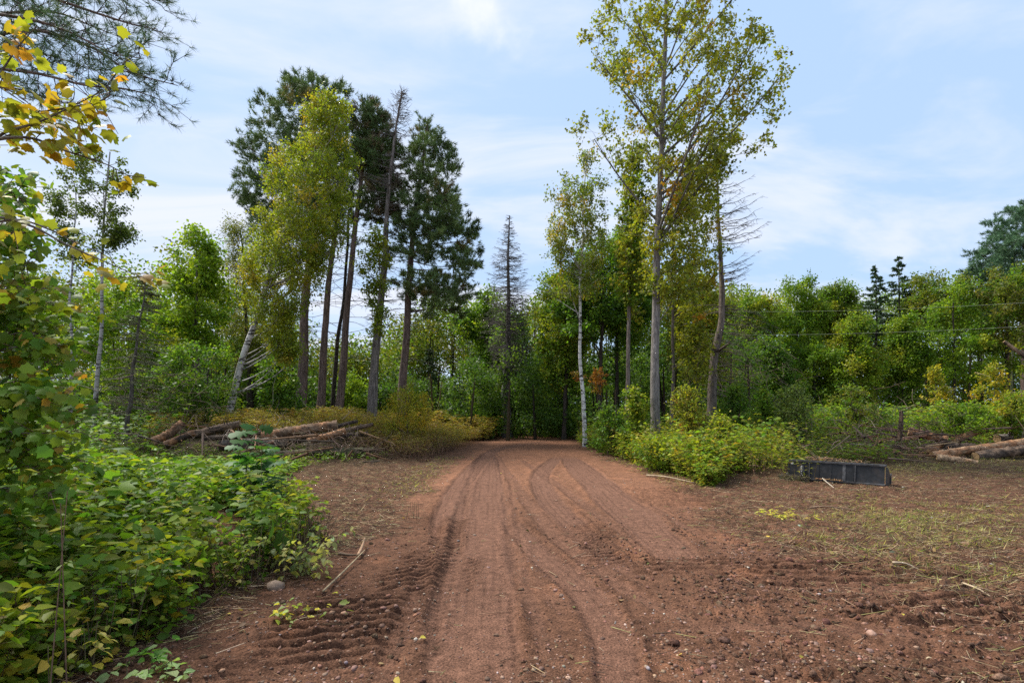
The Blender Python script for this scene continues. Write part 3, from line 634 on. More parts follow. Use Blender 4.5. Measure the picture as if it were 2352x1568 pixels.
tree('birch_tree', 'leaning white-barked birch with a tall yellow-green crown in front of the pines', [(522, 965), (545, 880), (572, 780), (606, 660), (655, 520), (705, 400), (745, 290), (760, 230)], 20, .145, .03,
     [(222, 735, 785), (260, 690, 820), (340, 640, 822), (400, 600, 825), (480, 590, 826), (540, 575, 810), (600, 545, 760), (660, 550, 730), (720, 575, 700), (790, 610, 690), (830, 630, 690)], 250, .40, 70, .088, BIRC, (.50, .47, .43), M_BIRCH,
     dm=1.9, sm=1.05, slope=.9, droop=.8, twigs=7, wob=.06)
tree('birch_sapling', 'slender green leafy birch in front of the dead scaly spruce trunk', [(862, 960), (866, 800), (872, 640), (868, 550)], 22, .05, .02,
     [(540, 830, 895), (600, 818, 900), (660, 830, 890), (760, 840, 880), (800, 850, 875)], 34, .34, 46, .085, BIRC, BASH, slope=.8, droop=.7)
tree('maple_tree', 'airy light green maple left of the pine group', [(448, 960), (446, 800), (450, 690), (452, 560)], 24, .13, .03,
     [(540, 420, 490), (580, 390, 505), (660, 375, 520), (740, 370, 520), (830, 400, 500)], 62, .55, 60, .135, LIME, BASH, slope=.9, twigs=7)
tree('larch_tree', 'olive-brown tree with a rounded top against the leaning birch crown', [(572, 945), (570, 800), (560, 640), (552, 530)], 27, .13, .03,
     [(520, 525, 590), (570, 508, 620), (660, 505, 630), (760, 500, 620), (840, 520, 620)], 70, .6, 60, .12, OLIVE + [(3, (.07, .09, .03))], BDARK, slope=.6, twigs=8, tpl=LONG)
conifer('broken_trunk', 'snapped dark trunk with a ragged top left of the leaning birch', [(445, 965), (450, 880), (455, 785)], 21, .12, .09, [(800, 14, 14), (870, 30, 40), (940, 20, 30)], 16, .2, .1, 6, .3, (.12, .085, .075))
conifer('dead_conifer', 'thin dying conifer with grey-brown twigs left of the light green maple', [(290, 985), (308, 850), (322, 720), (334, 640)], 17, .085, .015,
        [(640, 4, 4), (680, 30, 40), (760, 55, 60), (860, 60, 70), (950, 60, 70)], 120, .25, .1, 14, .42, (.125, .11, .095), pal=[(3, (.10, .10, .06)), (2, (.07, .085, .04))], strip=.05)
tree('aspen_tree', 'tall aspen with sparse round crown and spotted pale trunk near the left edge', [(215, 1000), (225, 850), (232, 690), (238, 560), (246, 430), (252, 350)], 18, .085, .02,
     [(340, 225, 280), (380, 150, 290), (430, 140, 300), (480, 175, 305), (530, 205, 315), (580, 210, 270)], 42, .30, 52, .075, [(4, (.06, .09, .025)), (2, (.085, .11, .025))], (.36, .34, .32), M_BIRCH, slope=.8, droop=.6)
tree('aspen_tree', 'thinner aspen with a bare forked top left of the taller aspen', [(160, 1000), (163, 800), (166, 640), (172, 500), (168, 420)], 20, .075, .015,
     [(440, 112, 150), (500, 110, 195), (560, 120, 190), (610, 130, 200)], 20, .3, 48, .08, [(4, (.06, .09, .025)), (2, (.085, .11, .025))], (.45, .43, .42), M_BIRCH, slope=.9, droop=.6)
tree('understory_tree', 'small bright green leafy tree behind the two aspen trunks', [(262, 985), (262, 850), (262, 720)], 22, .07, .02, [(650, 190, 340), (720, 170, 400), (800, 180, 420), (900, 190, 420), (960, 210, 420)], 90, .5, 50, .12, GREEN + LIME, BDARK, slope=.7)
tree('understory_tree', 'dark leafy young tree between the dying conifer and the leaning birch', [(470, 975), (475, 900), (480, 820)], 19.5, .05, .015, [(800, 400, 520), (860, 350, 540), (930, 340, 560), (965, 360, 540)], 60, .45, 46, .085, DKGRN + GREEN, BDARK, slope=.6)
tree('understory_tree', 'low leafy bush between the leaning birch and the first pine trunk', [(650, 960), (652, 930), (655, 880)], 21, .04, .015, [(840, 580, 690), (890, 600, 700), (940, 620, 720), (965, 640, 720)], 34, .35, 46, .10, DKGRN + GREEN, BDARK, slope=.6)
tree('sapling', 'bright green sapling between the pine trunks', [(805, 960), (806, 930), (808, 880)], 26.5, .04, .015, [(865, 795, 825), (890, 785, 842), (930, 785, 850), (965, 790, 850)], 26, .4, 46, .11, LIME, BBROWN)
tree('sapling', 'yellow-green sapling at the right foot of the pine group', [(935, 985), (936, 950), (938, 900)], 19, .03, .012, [(885, 920, 955), (920, 880, 990), (960, 870, 1000), (995, 880, 990)], 46, .3, 50, .075, YGRN + GOLD, BBROWN, tpl=LONG)

# centre, behind the crest
tree('ash_tree', 'round bright green tree behind the bare conical snag', [(1125, 985), (1128, 880), (1130, 760)], 35, .16, .04, [(685, 1100, 1150), (720, 1075, 1210), (790, 1060, 1230), (860, 1065, 1225)], 95, .7, 60, .16, GREEN + [(4, (.11, .16, .025))], BDARK, slope=.8)
conifer('dead_spruce', 'bare conical dead spruce standing alone beside the road crest', [(1166, 985), (1166, 860), (1167, 700), (1170, 495)], 29, .26, .025,
        [(495, 4, 4), (540, 22, 20), (620, 46, 48), (700, 64, 62), (770, 66, 70), (830, 50, 60), (880, 24, 34)], 430, .28, .42, 9, .55, (.125, .11, .10), rbr=.022)
tree('understory_tree', 'low-branched bright green maple left of the bare conical snag', [(1105, 990), (1106, 950), (1108, 880)], 32, .06, .02, [(850, 1085, 1130), (890, 1070, 1150), (940, 1065, 1155), (965, 1080, 1150)], 44, .45, 46, .14, LIME + GREEN, BBROWN, slope=.5)
tree('understory_tree', 'dark green leafy maple filling the gap behind the end of the road', [(1255, 992), (1256, 950), (1257, 860)], 38, .09, .03, [(800, 1190, 1330), (860, 1180, 1350), (920, 1180, 1350), (965, 1190, 1350)], 90, .6, 50, .16, DKGRN + GREEN, BDARK, slope=.4)
tree('shrub', 'grey-green shrub on the grass at the far end of the road', [(1258, 993), (1258, 980), (1259, 960)], 36.5, .04, .02, [(925, 1235, 1280), (955, 1215, 1310), (985, 1205, 1330)], 40, .4, 50, .12, [(3, (.08, .10, .045)), (2, (.05, .08, .03))], BDARK)
tree('birch_tree', 'thin white birch trunk in the distant woods left of the bright maple', [(1076, 985), (1078, 900), (1081, 820)], 34, .06, .03, [(700, 1050, 1110), (780, 1040, 1100)], 26, .55, 40, .14, GREEN, (.6, .58, .54), M_BIRCH)
tree('birch_tree', 'pale birch trunk close behind the bare conical snag', [(1154, 985), (1155, 900), (1157, 800)], 31, .08, .04, [(740, 1135, 1200), (790, 1130, 1200)], 12, .5, 40, .13, GREEN, (.6, .58, .55), M_BIRCH)
conifer('spruce_tree', 'dark low spruce at the end of the bracken bank', [(1055, 985), (1055, 930), (1055, 850)], 31, .07, .02, [(850, 4, 4), (900, 22, 22), (970, 34, 34)], 70, .2, .05, 10, .4, BDARK, pal=[(3, (.03, .05, .022)), (1, (.06, .05, .03))], strip=.1)
conifer('spruce_tree', 'dark spruce behind the rightmost pine trunk', [(985, 985), (985, 900), (985, 800)], 32, .09, .02, [(800, 4, 4), (870, 30, 30), (960, 45, 45)], 90, .2, .05, 10, .4, BDARK, pal=[(3, (.03, .055, .022)), (1, (.05, .07, .03))], strip=.12)

# ------------------------------------------------------------------ right of the road
tree('poplar_tree', 'tall poplar with straight grey trunk and yellowing crown, the tallest tree right of the road', [(1506, 1030), (1506, 900), (1508, 700), (1511, 450), (1522, 240), (1530, 60), (1540, -170)], 17.5, .17, .035,
     [(-180, 1500, 1620), (-60, 1400, 1710), (40, 1370, 1720), (110, 1345, 1760), (180, 1370, 1790), (240, 1380, 1800), (300, 1365, 1780), (350, 1400, 1740), (420, 1420, 1680), (500, 1440, 1650), (580, 1440, 1620), (640, 1460, 1610), (700, 1480, 1580)], 290, .36, 46, .098, POPL, (.185, .165, .15), tpl=MAP5, slope=1.25, droop=.9, twigs=7, shell=.6, bscale=.9,
     dm=1.3, sm=1.0, extra=[(1340, 275, .3), (1330, 300, .2), (1365, 320, 0), (1390, 300, 0), (1340, 85, 0), (1355, 95, 0), (1370, 135, .2), (1365, 150, 0), (1740, 75, -.2), (1755, 85, 0), (1790, 130, .2), (1800, 170, 0), (1795, 210, .3), (1770, 280, 0), (1755, 330, 0), (1735, 345, .2)])
tree('aspen_tree', 'slim brown-trunked aspen between the white birch and the tall poplar', [(1441, 1010), (1441, 850), (1443, 650), (1448, 480), (1452, 330)], 20, .105, .02,
     [(330, 1435, 1475), (420, 1415, 1490), (520, 1400, 1500), (620, 1410, 1490), (720, 1420, 1480)], 75, .36, 46, .088, POPL + GREEN, (.17, .135, .115), tpl=MAP5, dm=1.3, slope=1.0, droop=.8)
tree('aspen_tree', 'thin aspen half hidden just right of the tall poplar trunk', [(1543, 1010), (1544, 850), (1546, 650), (1552, 430)], 21, .085, .02,
     [(380, 1535, 1640), (480, 1530, 1655), (580, 1525, 1670), (680, 1530, 1640), (780, 1540, 1640), (860, 1545, 1640)], 90, .38, 46, .09, POPL, (.13, .105, .085), tpl=MAP5, dm=1.3, slope=.9, droop=.8)
tree('birch_tree', 'upright white birch with a sparse autumn-tinged crown at the right verge', [(1344, 1015), (1340, 950), (1334, 800), (1333, 640), (1338, 480), (1348, 360)], 22, .10, .02,
     [(355, 1335, 1365), (400, 1310, 1385), (450, 1260, 1405), (500, 1240, 1410), (560, 1245, 1405), (620, 1280, 1400), (680, 1230, 1390)], 130, .36, 44, .085, [(4, (.12, .145, .025)), (3, (.085, .125, .02)), (.6, (.24, .15, .03)), (.4, (.28, .22, .04))], (.66, .64, .60), M_BIRCH, dm=1.5, slope=.9, droop=.8)
for lab, bx, D, oln, pal in (('dark-trunked hardwood with a dense green crown behind the white birch', 1382, 26, [(560, 1330, 1430), (620, 1290, 1440), (700, 1260, 1440), (780, 1260, 1430)], GREEN + DKGRN),
                             ('second dark-trunked hardwood closer to the slim brown aspen', 1416, 27, [(540, 1390, 1470), (620, 1380, 1500), (720, 1380, 1510), (800, 1390, 1500)], GREEN + DKGRN),
                             ('low-crowned hardwood behind the foot of the white birch', 1300, 27.5, [(640, 1240, 1340), (740, 1225, 1350), (830, 1230, 1360), (900, 1240, 1360)], GREEN + YGRN)):
    tree('hardwood_tree', lab, [(bx - 4, 985), (bx, 800), (bx + 2, oln[0][0] + 20)], D, .13, .04, oln, 95, .5, 52, .125, pal, BDARK, slope=.8)
tree('maple_tree', 'maple with olive-gold leaves in the gap between the poplar and the broken dead spruce', [(1600, 985), (1602, 850), (1604, 700)], 25, .1, .03, [(640, 1560, 1640), (720, 1530, 1660), (800, 1520, 1680), (880, 1530, 1680)], 100, .45, 50, .10, OLIVE + YGRN, BDARK, slope=.7)
tree('maple_sapling', 'maple sapling with orange leaves beside the white birch trunk', [(1372, 985), (1374, 930), (1378, 880)], 23, .02, .008, [(852, 1355, 1400), (875, 1345, 1398), (900, 1355, 1385)], 12, .16, 14, .075, [(4, (.22, .09, .028)), (2, (.16, .075, .025)), (2, (.15, .12, .03))], BBROWN, tpl=MAP5,
     extra=[(1318, 860, 0), (1330, 872, .1), (1345, 865, 0)])
def fork(g, path, rt):
    p = W(1648, 800, 22)
    for q, r_ in (((1612, 770), .09), ((1606, 800), .10), ((1598, 806), .05), ((1622, 785), .12), ((1668, 790), .07)):
        e = W(q[0], q[1], 21.6); e[1] += rng.uniform(-.4, .2); tube(g, resample([p + np.array([0, 0, -.15]), (p + e) / 2 + np.array([0, -.05, -.06]), e, e + np.array([.0, 0, .10])], 8), np.linspace(r_, .02, 8), 6, (.11, .08, .065), bump=.15)
    for k in range(80):     # long dead boughs hanging to the right and left
        y = rng.uniform(700, 905); a = at_z(path, np.array([CZ + (HY - y) / F * 22]))[0]; L = rng.uniform(.8, 2.6); s = 1 if rng.random() < .72 else -1
        d = nrm(np.array([s * rng.uniform(.4, 1), rng.uniform(-.9, .6), rng.uniform(-.1, .15)])); u = np.linspace(0, 1, 7)
        B = a + d * (u * L)[:, None] + np.array([0, 0, 1.]) * (-.35 * u * u * L)[:, None] + rn(7) * .04 * u[:, None]
        tube(g, B, np.linspace(.016, .004, 7), 4, (.12, .095, .075)); m = 7; t = rng.uniform(.3, 1, m); s0 = np.stack([np.interp(t, u, B[:, j]) for j in range(3)], -1); sticks(g, s0, s0 + (nrm(rn(m) + d) + np.array([0, 0, -.4])) * rng.uniform(.15, .5, (m, 1)), .006, .003, (.13, .1, .08))
conifer('dead_spruce', 'broken dead spruce with a forked scar and long bare boughs on its right side', [(1634, 960), (1636, 880), (1640, 810), (1656, 740), (1660, 660), (1652, 520), (1645, 360)], 22, .24, .02,
        [(375, 18, 45), (450, 14, 85), (520, 12, 105), (600, 10, 100), (660, 12, 70)], 130, .05, .32, 14, .30, (.145, .115, .095), extra=fork, rbr=.020, bcol=(.08, .07, .062))

# right-hand woods: the front row, one by one
RW = [('round light green tree at the left end of the right-hand woods', 1735, 33, [(655, 1710, 1760), (690, 1690, 1790), (780, 1680, 1800), (880, 1690, 1800)], GREEN + YGRN),
      ('bright green ash with the highest rounded top left of the spruce spires', 1830, 34, [(628, 1805, 1860), (670, 1780, 1890), (750, 1770, 1900), (830, 1790, 1890)], LIME),
      ('olive thin-leaved tree between the bright ash and the left spruce spire', 1920, 35, [(640, 1885, 1960), (690, 1870, 1975), (780, 1860, 1980)], OLIVE + GREEN),
      ('yellow-green maple below the left spruce spire', 1955, 31, [(715, 1945, 1990), (780, 1910, 2010), (860, 1890, 2030), (920, 1890, 2030)], LIME + YGRN),
      ('dense green maple with layered boughs in the middle of the right-hand woods', 1870, 31.5, [(780, 1840, 1910), (840, 1810, 1940), (900, 1800, 1950), (950, 1810, 1940)], LIME + GREEN),
      ('airy tree with gaps of sky right of the right spruce spire', 2125, 35, [(615, 2090, 2200), (660, 2080, 2220), (760, 2080, 2220)], GREEN + OLIVE),
      ('big rounded green maple below the airy tree', 2190, 31, [(655, 2165, 2220), (720, 2130, 2270), (800, 2110, 2290), (880, 2110, 2290)], LIME + GREEN),
      ('green maple under the right spruce spire, between two brighter maples', 2070, 32.5, [(720, 2050, 2100), (790, 2030, 2120), (870, 2020, 2120), (930, 2030, 2120)], GREEN + LIME),
      ('brown-tinged tree with tiny leaves at the right edge below the tall pine', 2310, 30, [(605, 2260, 2370), (650, 2225, 2420), (740, 2225, 2440), (800, 2270, 2440)], [(4, (.115, .105, .035)), (3, (.10, .11, .03)), (.4, (.17, .12, .03))]),
      ('dark leafy hardwood just right of the broken dead spruce', 1765, 30, [(770, 1740, 1790), (820, 1715, 1820), (900, 1710, 1830), (950, 1720, 1830)], GREEN + DKGRN)]
for lab, bx, D, oln, pal in RW:
    oln = [(y_ + 18 * (i_ == 0), l_, r_) for i_, (y_, l_, r_) in enumerate(oln)]
    tree('hardwood_tree', lab, [(bx, 985), (bx + 2, 880), (bx, oln[0][0] + 15)], D, .10, .03, oln, 78 if 'airy' not in lab else 50, .56, 80, .112, [(w_ * .8, tuple(np.array(c_) * .88)) for w_, c_ in pal + GREEN], BDARK, slope=.6, group=BK, upn=1.3)
for lab, px, top in (('left of the two dark spruce spires above the right-hand woods', 2012, 612), ('right and taller of the two dark spruce spires above the right-hand woods', 2066, 592)):
    conifer('spruce_tree', lab, [(px, 985), (px, 800), (px, top)], 37, .16, .02, [(top, 4, 4), (top + 40, 18, 18), (top + 90, 30, 32), (top + 170, 38, 40), (860, 45, 45)], 130, .15, .2, 10, .4, BDARK, pal=[(3, (.035, .062, .035)), (2, (.05, .08, .04))], strip=.17)
tree('pine_tree', 'bluish pine rising at the right edge of the picture', [(2350, 985), (2352, 800), (2356, 480)], 38, .22, .06, [(450, 2335, 2400), (500, 2290, 2440), (560, 2245, 2480), (620, 2230, 2490), (700, 2250, 2480)], 150, .75, 26, .28, [(4, (.05, .095, .055)), (2, (.04, .075, .045))], BPINE, mode='pine', slope=.2)
tree('young_tree', 'two-tone young tree with twiggy branches at the far right edge', [(2420, 985), (2420, 800), (2425, 700)], 28, .10, .03, [(640, 2380, 2460), (760, 2340, 2480), (880, 2340, 2480)], 60, .5, 46, .12, OLIVE + GREEN, BDARK)

# shrubs on the right, one by one: label, x, foot y, D, outline, palette, leaf size
SH = [('golden yellow shrub in front of the right-hand woods, the larger one', 2150, 985, 25, [(845, 2130, 2170), (890, 2115, 2190), (950, 2110, 2200), (985, 2120, 2190)], GOLD + YGRN, .10, 55),
      ('golden yellow-green shrub near the right edge of the picture', 2290, 990, 24, [(840, 2260, 2310), (890, 2240, 2340), (960, 2235, 2350), (990, 2240, 2340)], GOLD + YGRN, .10, 60),
      ('yellow-green maple bush spilling onto the road edge in front of the poplar', 1525, 1085, 13.2, [(1025, 1470, 1540), (1045, 1455, 1600), (1070, 1450, 1620), (1090, 1465, 1600)], YGRN + GREEN, .075, 62),
      ('light green bush right of the poplar, leaves spreading over the cleared ground', 1650, 1085, 13.2, [(965, 1630, 1690), (1010, 1610, 1720), (1055, 1610, 1720), (1080, 1620, 1700)], YGRN + GREEN, .07, 50),
      ('dark green bush between the white birch and the slim brown aspen', 1400, 1035, 18, [(930, 1370, 1430), (970, 1350, 1450), (1015, 1345, 1455), (1035, 1360, 1440)], GREEN + DKGRN, .085, 60),
      ('bush with broad pale leaves at the foot of the slim brown aspen', 1455, 1040, 17, [(890, 1430, 1480), (940, 1420, 1500), (1000, 1420, 1500), (1040, 1430, 1500)], GREEN + YGRN, .10, 55),
      ('red-flecked olive bush right behind the poplar trunk', 1580, 1050, 16, [(900, 1540, 1620), (960, 1520, 1640), (1020, 1530, 1640), (1045, 1550, 1630)], OLIVE + YGRN + [(2, (.30, .13, .03))], .075, 80),
      ('dark leafy bush at the foot of the broken dead spruce', 1690, 1010, 20, [(890, 1660, 1720), (940, 1640, 1740), (990, 1640, 1750), (1010, 1650, 1740)], GREEN + DKGRN, .09, 60),
      ('grey-green willow shrub with a forked stem behind the bucket', 1830, 1020, 18, [(895, 1790, 1860), (930, 1770, 1880), (985, 1770, 1880), (1015, 1790, 1860)], [(3, (.10, .13, .045)), (2, (.075, .11, .03))], .08, 70),
      ('bushy green shrub left of the willow shrub', 1760, 1015, 19, [(900, 1735, 1780), (940, 1715, 1800), (1000, 1715, 1800)], GREEN, .085, 55),
      ('green shrub in front of the middle maples, right of the willow shrub', 1960, 1005, 21, [(890, 1930, 1990), (930, 1900, 2030), (975, 1890, 2040), (1000, 1910, 2030)], GREEN + OLIVE, .085, 70),
      ('leafy bramble shrub behind the right-hand log pile', 2200, 1010, 17, [(930, 2160, 2240), (960, 2110, 2290), (990, 2110, 2300)], LIME + GREEN, .085, 85),
      ('tangled green shrub at the right edge behind the long logs', 2320, 1012, 16.5, [(915, 2280, 2370), (960, 2270, 2400), (995, 2270, 2400)], GREEN + YGRN, .085, 60)]
for lab, bx, fy, D, oln, pal, ls, n in SH:
    tree('shrub', lab, [(bx, fy), (bx + 2, (fy + oln[0][0]) / 2), (bx, oln[0][0] + 8)], D, .03, .01, oln, int(n * 1.1), .22, 34, ls * .82, pal, BBROWN, slope=1.1, twigs=6, cat='shrub', zfloor=.12, shell=1.0, dm=1.15, wob=.08, droop=.35, tpl=LEAF if D < 14 else DIA, depth=.8)

# ------------------------------------------------------------------ near left: overhanging boughs and the thicket
def bough_tree(name, label, cat, trunk, r0, r1, bark, boughs, maker, crown='crown', mat=None, extra=None):
    """a tree whose trunk stands just outside the picture; boughs: list of (points measured on the photo, distance start, distance end, radius)"""
    path = resample(np.array(trunk, float), 16, .03); path[0, 2] = float(H(path[0, 0], path[0, 1])) - .1
    o = path[0].copy(); o[2] += .1; root = thing(name, label, cat, o); g = Geo(); h = Geo()
    tube(g, path, make_trunk(path, r0, r1), 10, bark, bump=.04)
    for b, d0, d1, r in boughs:
        P = [W(p[0], p[1], d0 + (d1 - d0) * i / (len(b) - 1)) for i, p in enumerate(b)]
        a = at_z(path, np.array([P[0][2] - .5 * np.hypot(*(P[0] - path[0])[:2]) * .4]))[0]
        B = smooth_poly(np.array([a] + P), 5); tube(g, B, np.linspace(r, r * .15, len(B)), 5, bark)
        maker(g, h, B, r)
    if extra: extra(g, h, path)
    g.build('trunk', M_BARK, root, True, o); h.build(crown, mat or M_LEAF, root, False, o)
def pine_maker(g, h, B, r):
    n = len(B); sp, sd_, sc = [], [], []
    cum = np.r_[0, np.cumsum(np.linalg.norm(np.diff(B, axis=0), axis=1))]; L = cum[-1]
    for t in np.arange(.30, 1.0, .11 / L):
        p = np.array([np.interp(t * L, cum, B[:, j]) for j in range(3)]); d = nrm(np.array([np.interp(min(t * L + .1, L), cum, B[:, j]) for j in range(3)]) - p + 1e-6)
        ln = rng.uniform(.25, .85) * (1.15 - .7 * t); q = nrm(d * .8 + rn(1)[0] * .55 + np.array([0, 0, -.05])); k = 6; u = np.linspace(0, 1, k)[:, None]
        C = p + q * ln * u + np.array([0, 0, .12]) * ln * u * u + rn(k) * .015; tube(g, C, np.linspace(.007, .003, k), 4, (.09, .07, .055))
        m = 4; tt = rng.uniform(.3, .95, m); s0 = np.stack([np.interp(tt, u[:, 0], C[:, j]) for j in range(3)], -1); dr = nrm(q + rn(m) * .7); s1 = s0 + dr * rng.uniform(.12, .30, (m, 1)); sticks(g, s0, s1, .004, .003, (.09, .07, .055))
        sp += [C[-1:], s1]; sd_ += [nrm(q[None] + np.array([[0, 0, .4]])), nrm(dr + np.array([0, 0, .4]))]
    p = np.vstack(sp); d = np.vstack(sd_); needles(h, p, d, .12, pick([(4, (.045, .085, .040)), (2, (.03, .06, .03)), (1, (.07, .10, .04))], len(p)), 26, .022, .75)
bough_tree('pine_tree', 'near pine reaching in at the top left corner with long sparse needled boughs', 'tree', [(-8.6, 6.6, 0), (-8.5, 6.7, 5), (-8.4, 6.8, 13)], .22, .06, BPINE,
    [([(-150, 110), (60, 70), (200, 105), (300, 165), (408, 197)], 7.2, 7, .035), ([(-150, -70), (80, -15), (220, 30), (300, 55), (362, 68)], 7.4, 7.6, .035), ([(-100, -130), (150, -60), (300, -15), (384, 8)], 7.2, 7.4, .03),
     ([(-150, 150), (60, 165), (190, 195), (290, 205), (350, 222)], 7, 6.8, .03), ([(-150, 20), (40, 40), (150, 70), (250, 120), (330, 135)], 6.8, 6.6, .03), ([(-120, 180), (40, 205), (140, 235), (245, 250)], 7.3, 7.5, .025),
     ([(-150, 60), (20, 30), (130, 30), (210, 60), (285, 90)], 7.8, 8, .03), ([(-150, -150), (60, -110), (180, -60), (260, -30)], 7.8, 7.8, .03), ([(-150, 120), (20, 110), (120, 130), (220, 165)], 7.5, 7.7, .025)], pine_maker, mat=M_NEED)
AUT = [(5, (.23, .20, .03)), (4, (.17, .185, .03)), (1.4, (.34, .19, .03)), (1.1, (.40, .14, .035)), (3, (.12, .15, .03))]
MGR = [(5, (.10, .165, .022)), (4, (.062, .125, .02)), (2.5, (.17, .20, .03)), (.4, (.35, .16, .04))]
def maple_maker(pal, dens, size, start=.25):
    def f(g, h, B, r):
        cum = np.r_[0, np.cumsum(np.linalg.norm(np.diff(B, axis=0), axis=1))]; L = cum[-1]; n = max(4, int(L * dens))
        t = rng.uniform(start, 1.0, n); p = np.stack([np.interp(t * L, cum, B[:, j]) for j in range(3)], -1)
        q = nrm(rn(n) * np.array([1, 1, .5]) + np.array([.3, 0, -.1])); e = p + q * rng.uniform(.05, .24, (n, 1)) * (1.2 - .5 * t[:, None]); sticks(g, p, e, .003, .002, (.16, .10, .07))
        m = 3; P = np.repeat(e, m, 0) + rn(n * m) * .035; ax = nrm(np.repeat(q, m, 0) * .6 + rn(n * m) * .5 + np.array([0, 0, -.45])); no = rn(n * m) * .5 + np.array([0, -.25, 1.])
        hue = np.repeat(pick(pal, n), m, 0) * .6 + pick(pal, n * m) * .4
        leaves(h, P, ax, no, size * rng.uniform(.6, 1.2, n * m), vary(hue, .2), MAPLE)
    return f
bough_tree('maple_tree', 'near red maple on the left with orange and yellow turning leaves on thin arching boughs', 'tree', [(-3.75, 2.9, 0), (-3.7, 2.9, 1.6), (-3.65, 2.95, 4.4)], .055, .02, BASH,
    [([(-60, 350), (10, 305), (90, 280), (180, 237), (250, 202)], 2.9, 3.05, .012), ([(-60, 330), (60, 316), (130, 340), (210, 366), (260, 385), (330, 425)], 2.9, 3.1, .011), ([(-50, 240), (0, 170), (40, 110), (85, 60)], 2.9, 2.8, .010),
     ([(-50, 200), (0, 200), (50, 225), (100, 270)], 2.9, 2.8, .009), ([(-50, 330), (60, 295), (120, 265), (200, 290), (225, 300)], 3.0, 3.2, .008), ([(200, 240), (250, 190), (280, 150), (305, 120)], 3.05, 3.1, .006),
     ([(-60, 520), (40, 505), (120, 530), (180, 560), (235, 580)], 3.0, 3.2, .010), ([(-60, 500), (60, 515), (150, 560), (250, 605), (335, 640)], 2.9, 3.1, .011), ([(-60, 130), (-10, 120), (30, 90), (60, 130)], 2.9, 2.9, .008)],
    maple_maker(AUT, 11, .064, .34))
bough_tree('young_maple', 'bushy green young maple filling the left edge below the turning leaves', 'tree', [(-4.45, 3.9, 0), (-4.4, 3.9, 1.5), (-4.3, 3.95, 3.6)], .045, .015, BASH,
    [([(-140 + rng.uniform(-40, 40), y + rng.uniform(20, 70)), (-60, y + rng.uniform(-5, 40)), (x * .5, y + rng.uniform(-15, 15)), (x + rng.uniform(-20, 20), y + rng.uniform(-10, 25))], 4.0, rng.uniform(3.3, 4.5), .011)
     for y, x in [(390, 10), (430, 50), (455, 60), (500, 20), (540, 60), (570, 70), (605, 90), (635, 110), (665, 120), (690, 175), (700, 60), (720, 165), (750, 150), (775, 120), (800, 160), (830, 130), (860, 165), (890, 90), (905, 150), (940, 170), (965, 80), (985, 160), (1010, 110), (1040, 160), (1085, 100), (1120, 120)]],
    maple_maker(MGR, 38, .070, .12))

def region(n, y0, y1, fx0, fx1, keep=None):
    y = rng.uniform(y0, y1, n); a = fx0(y); b = fx1(y); x = a + (b - a) * rng.random(n)
    if keep is not None: k = keep(x, y); x, y = x[k], y[k]
    return x, y
XB = lambda y: np.interp(y, [2, 2.6, 3.9, 4.6, 5.7, 6.5, 8, 10, 12], [-3.0, -2.75, -2.45, -2.25, -2.1, -2.3, -3.2, -4.6, -6.2])
g = Geo()
x, y = region(3100, 2.0, 11.5, lambda y: -1.12 * y - 1.0, lambda y: XB(y) - .12 + .25 * (fbm(y * 2, y * 0, 401, 2) - .4) + .1 * rng.standard_normal(len(y)), lambda x, y: rng.random(len(x)) < np.clip(1.2 - .06 * y, .5, 1))
k = fbm(x * 1.3, y * 1.3, 406, 3) > .385; x, y = x[k], y[k]; edge = XB(y) - x
hg = (.45 + .62 * fbm(x * 1.3, y * 1.3, 402, 3) + .30 * sst(.8, 2.8, edge)) * np.where(rng.random(len(x)) < .06, 1.35, rng.uniform(.6, 1.12, len(x)))
hg *= np.interp(y, [2, 3.0, 4.5, 6, 8, 11.5], [.75, .95, 1.0, .85, .62, .45]) * (1 - .35 * sst(.5, .0, edge)) * np.interp(edge, [0, 3, 5], [1, 1, 1.15])
thicket(g, x, y, hg, 12, .066, [(5, (.088, .155, .02)), (3.5, (.055, .112, .018)), (3, (.14, .19, .022)), (.8, (.27, .24, .03)), (.35, (.17, .11, .06))], 3, LEAF, (.085, .058, .038), .10, .30, .12, .003, .85,
        patch=(np.clip(sst(1.2, .1, edge) * sst(.4, .65, fbm(x * 1.4, y * 1.4, 403, 3)) * 1.1, 0, .7), np.array([.235, .225, .028])))
x2, y2 = region(420, 2.1, 3.9, lambda y: -1.12 * y - .6, lambda y: XB(y) + .05); thicket(g, x2, y2, rng.uniform(.25, .62, 420), 8, .065, GREEN + YGRN, 3, LEAF, (.1, .07, .05), .08, .4, .1, .003, .8)
j = rng.permutation(len(x))[:330]; thicket(g, x[j], y[j], hg[j] * rng.uniform(.8, 1.35, 330), 14, .10, GREEN + [(2, (.2, .2, .05))], 2, LONG, (.12, .10, .05), .05, .3, .25, .003, .8)
j = rng.permutation(len(x))[:160]; thicket(g, x[j], y[j], hg[j] * rng.uniform(.7, 1.15, 160), 7, .125, DKGRN + GREEN, 1, MAP5, (.10, .07, .05), .12, .3, .4, .0035, .6)
tag(g.build('raspberry_thicket', M_LEAF), kind='stuff')
# bare canes at the cut edge of the thicket
g = Geo(); y = rng.uniform(2.9, 6.4, 420); x = XB(y) + rng.uniform(-.7, .0, 420); b = np.stack([x, y, H(x, y)], -1); e = b + np.stack([rng.normal(.02, .14, 420), rng.normal(-.02, .12, 420), rng.uniform(.15, .55, 420)], -1)
sticks(g, b, e, .0035, .002, vary(pick([(3, (.10, .065, .045)), (1, (.18, .13, .085)), (2, (.07, .05, .035))], 420), .2), 4); tag(g.build('bare_canes', M_TWIG), kind='stuff')

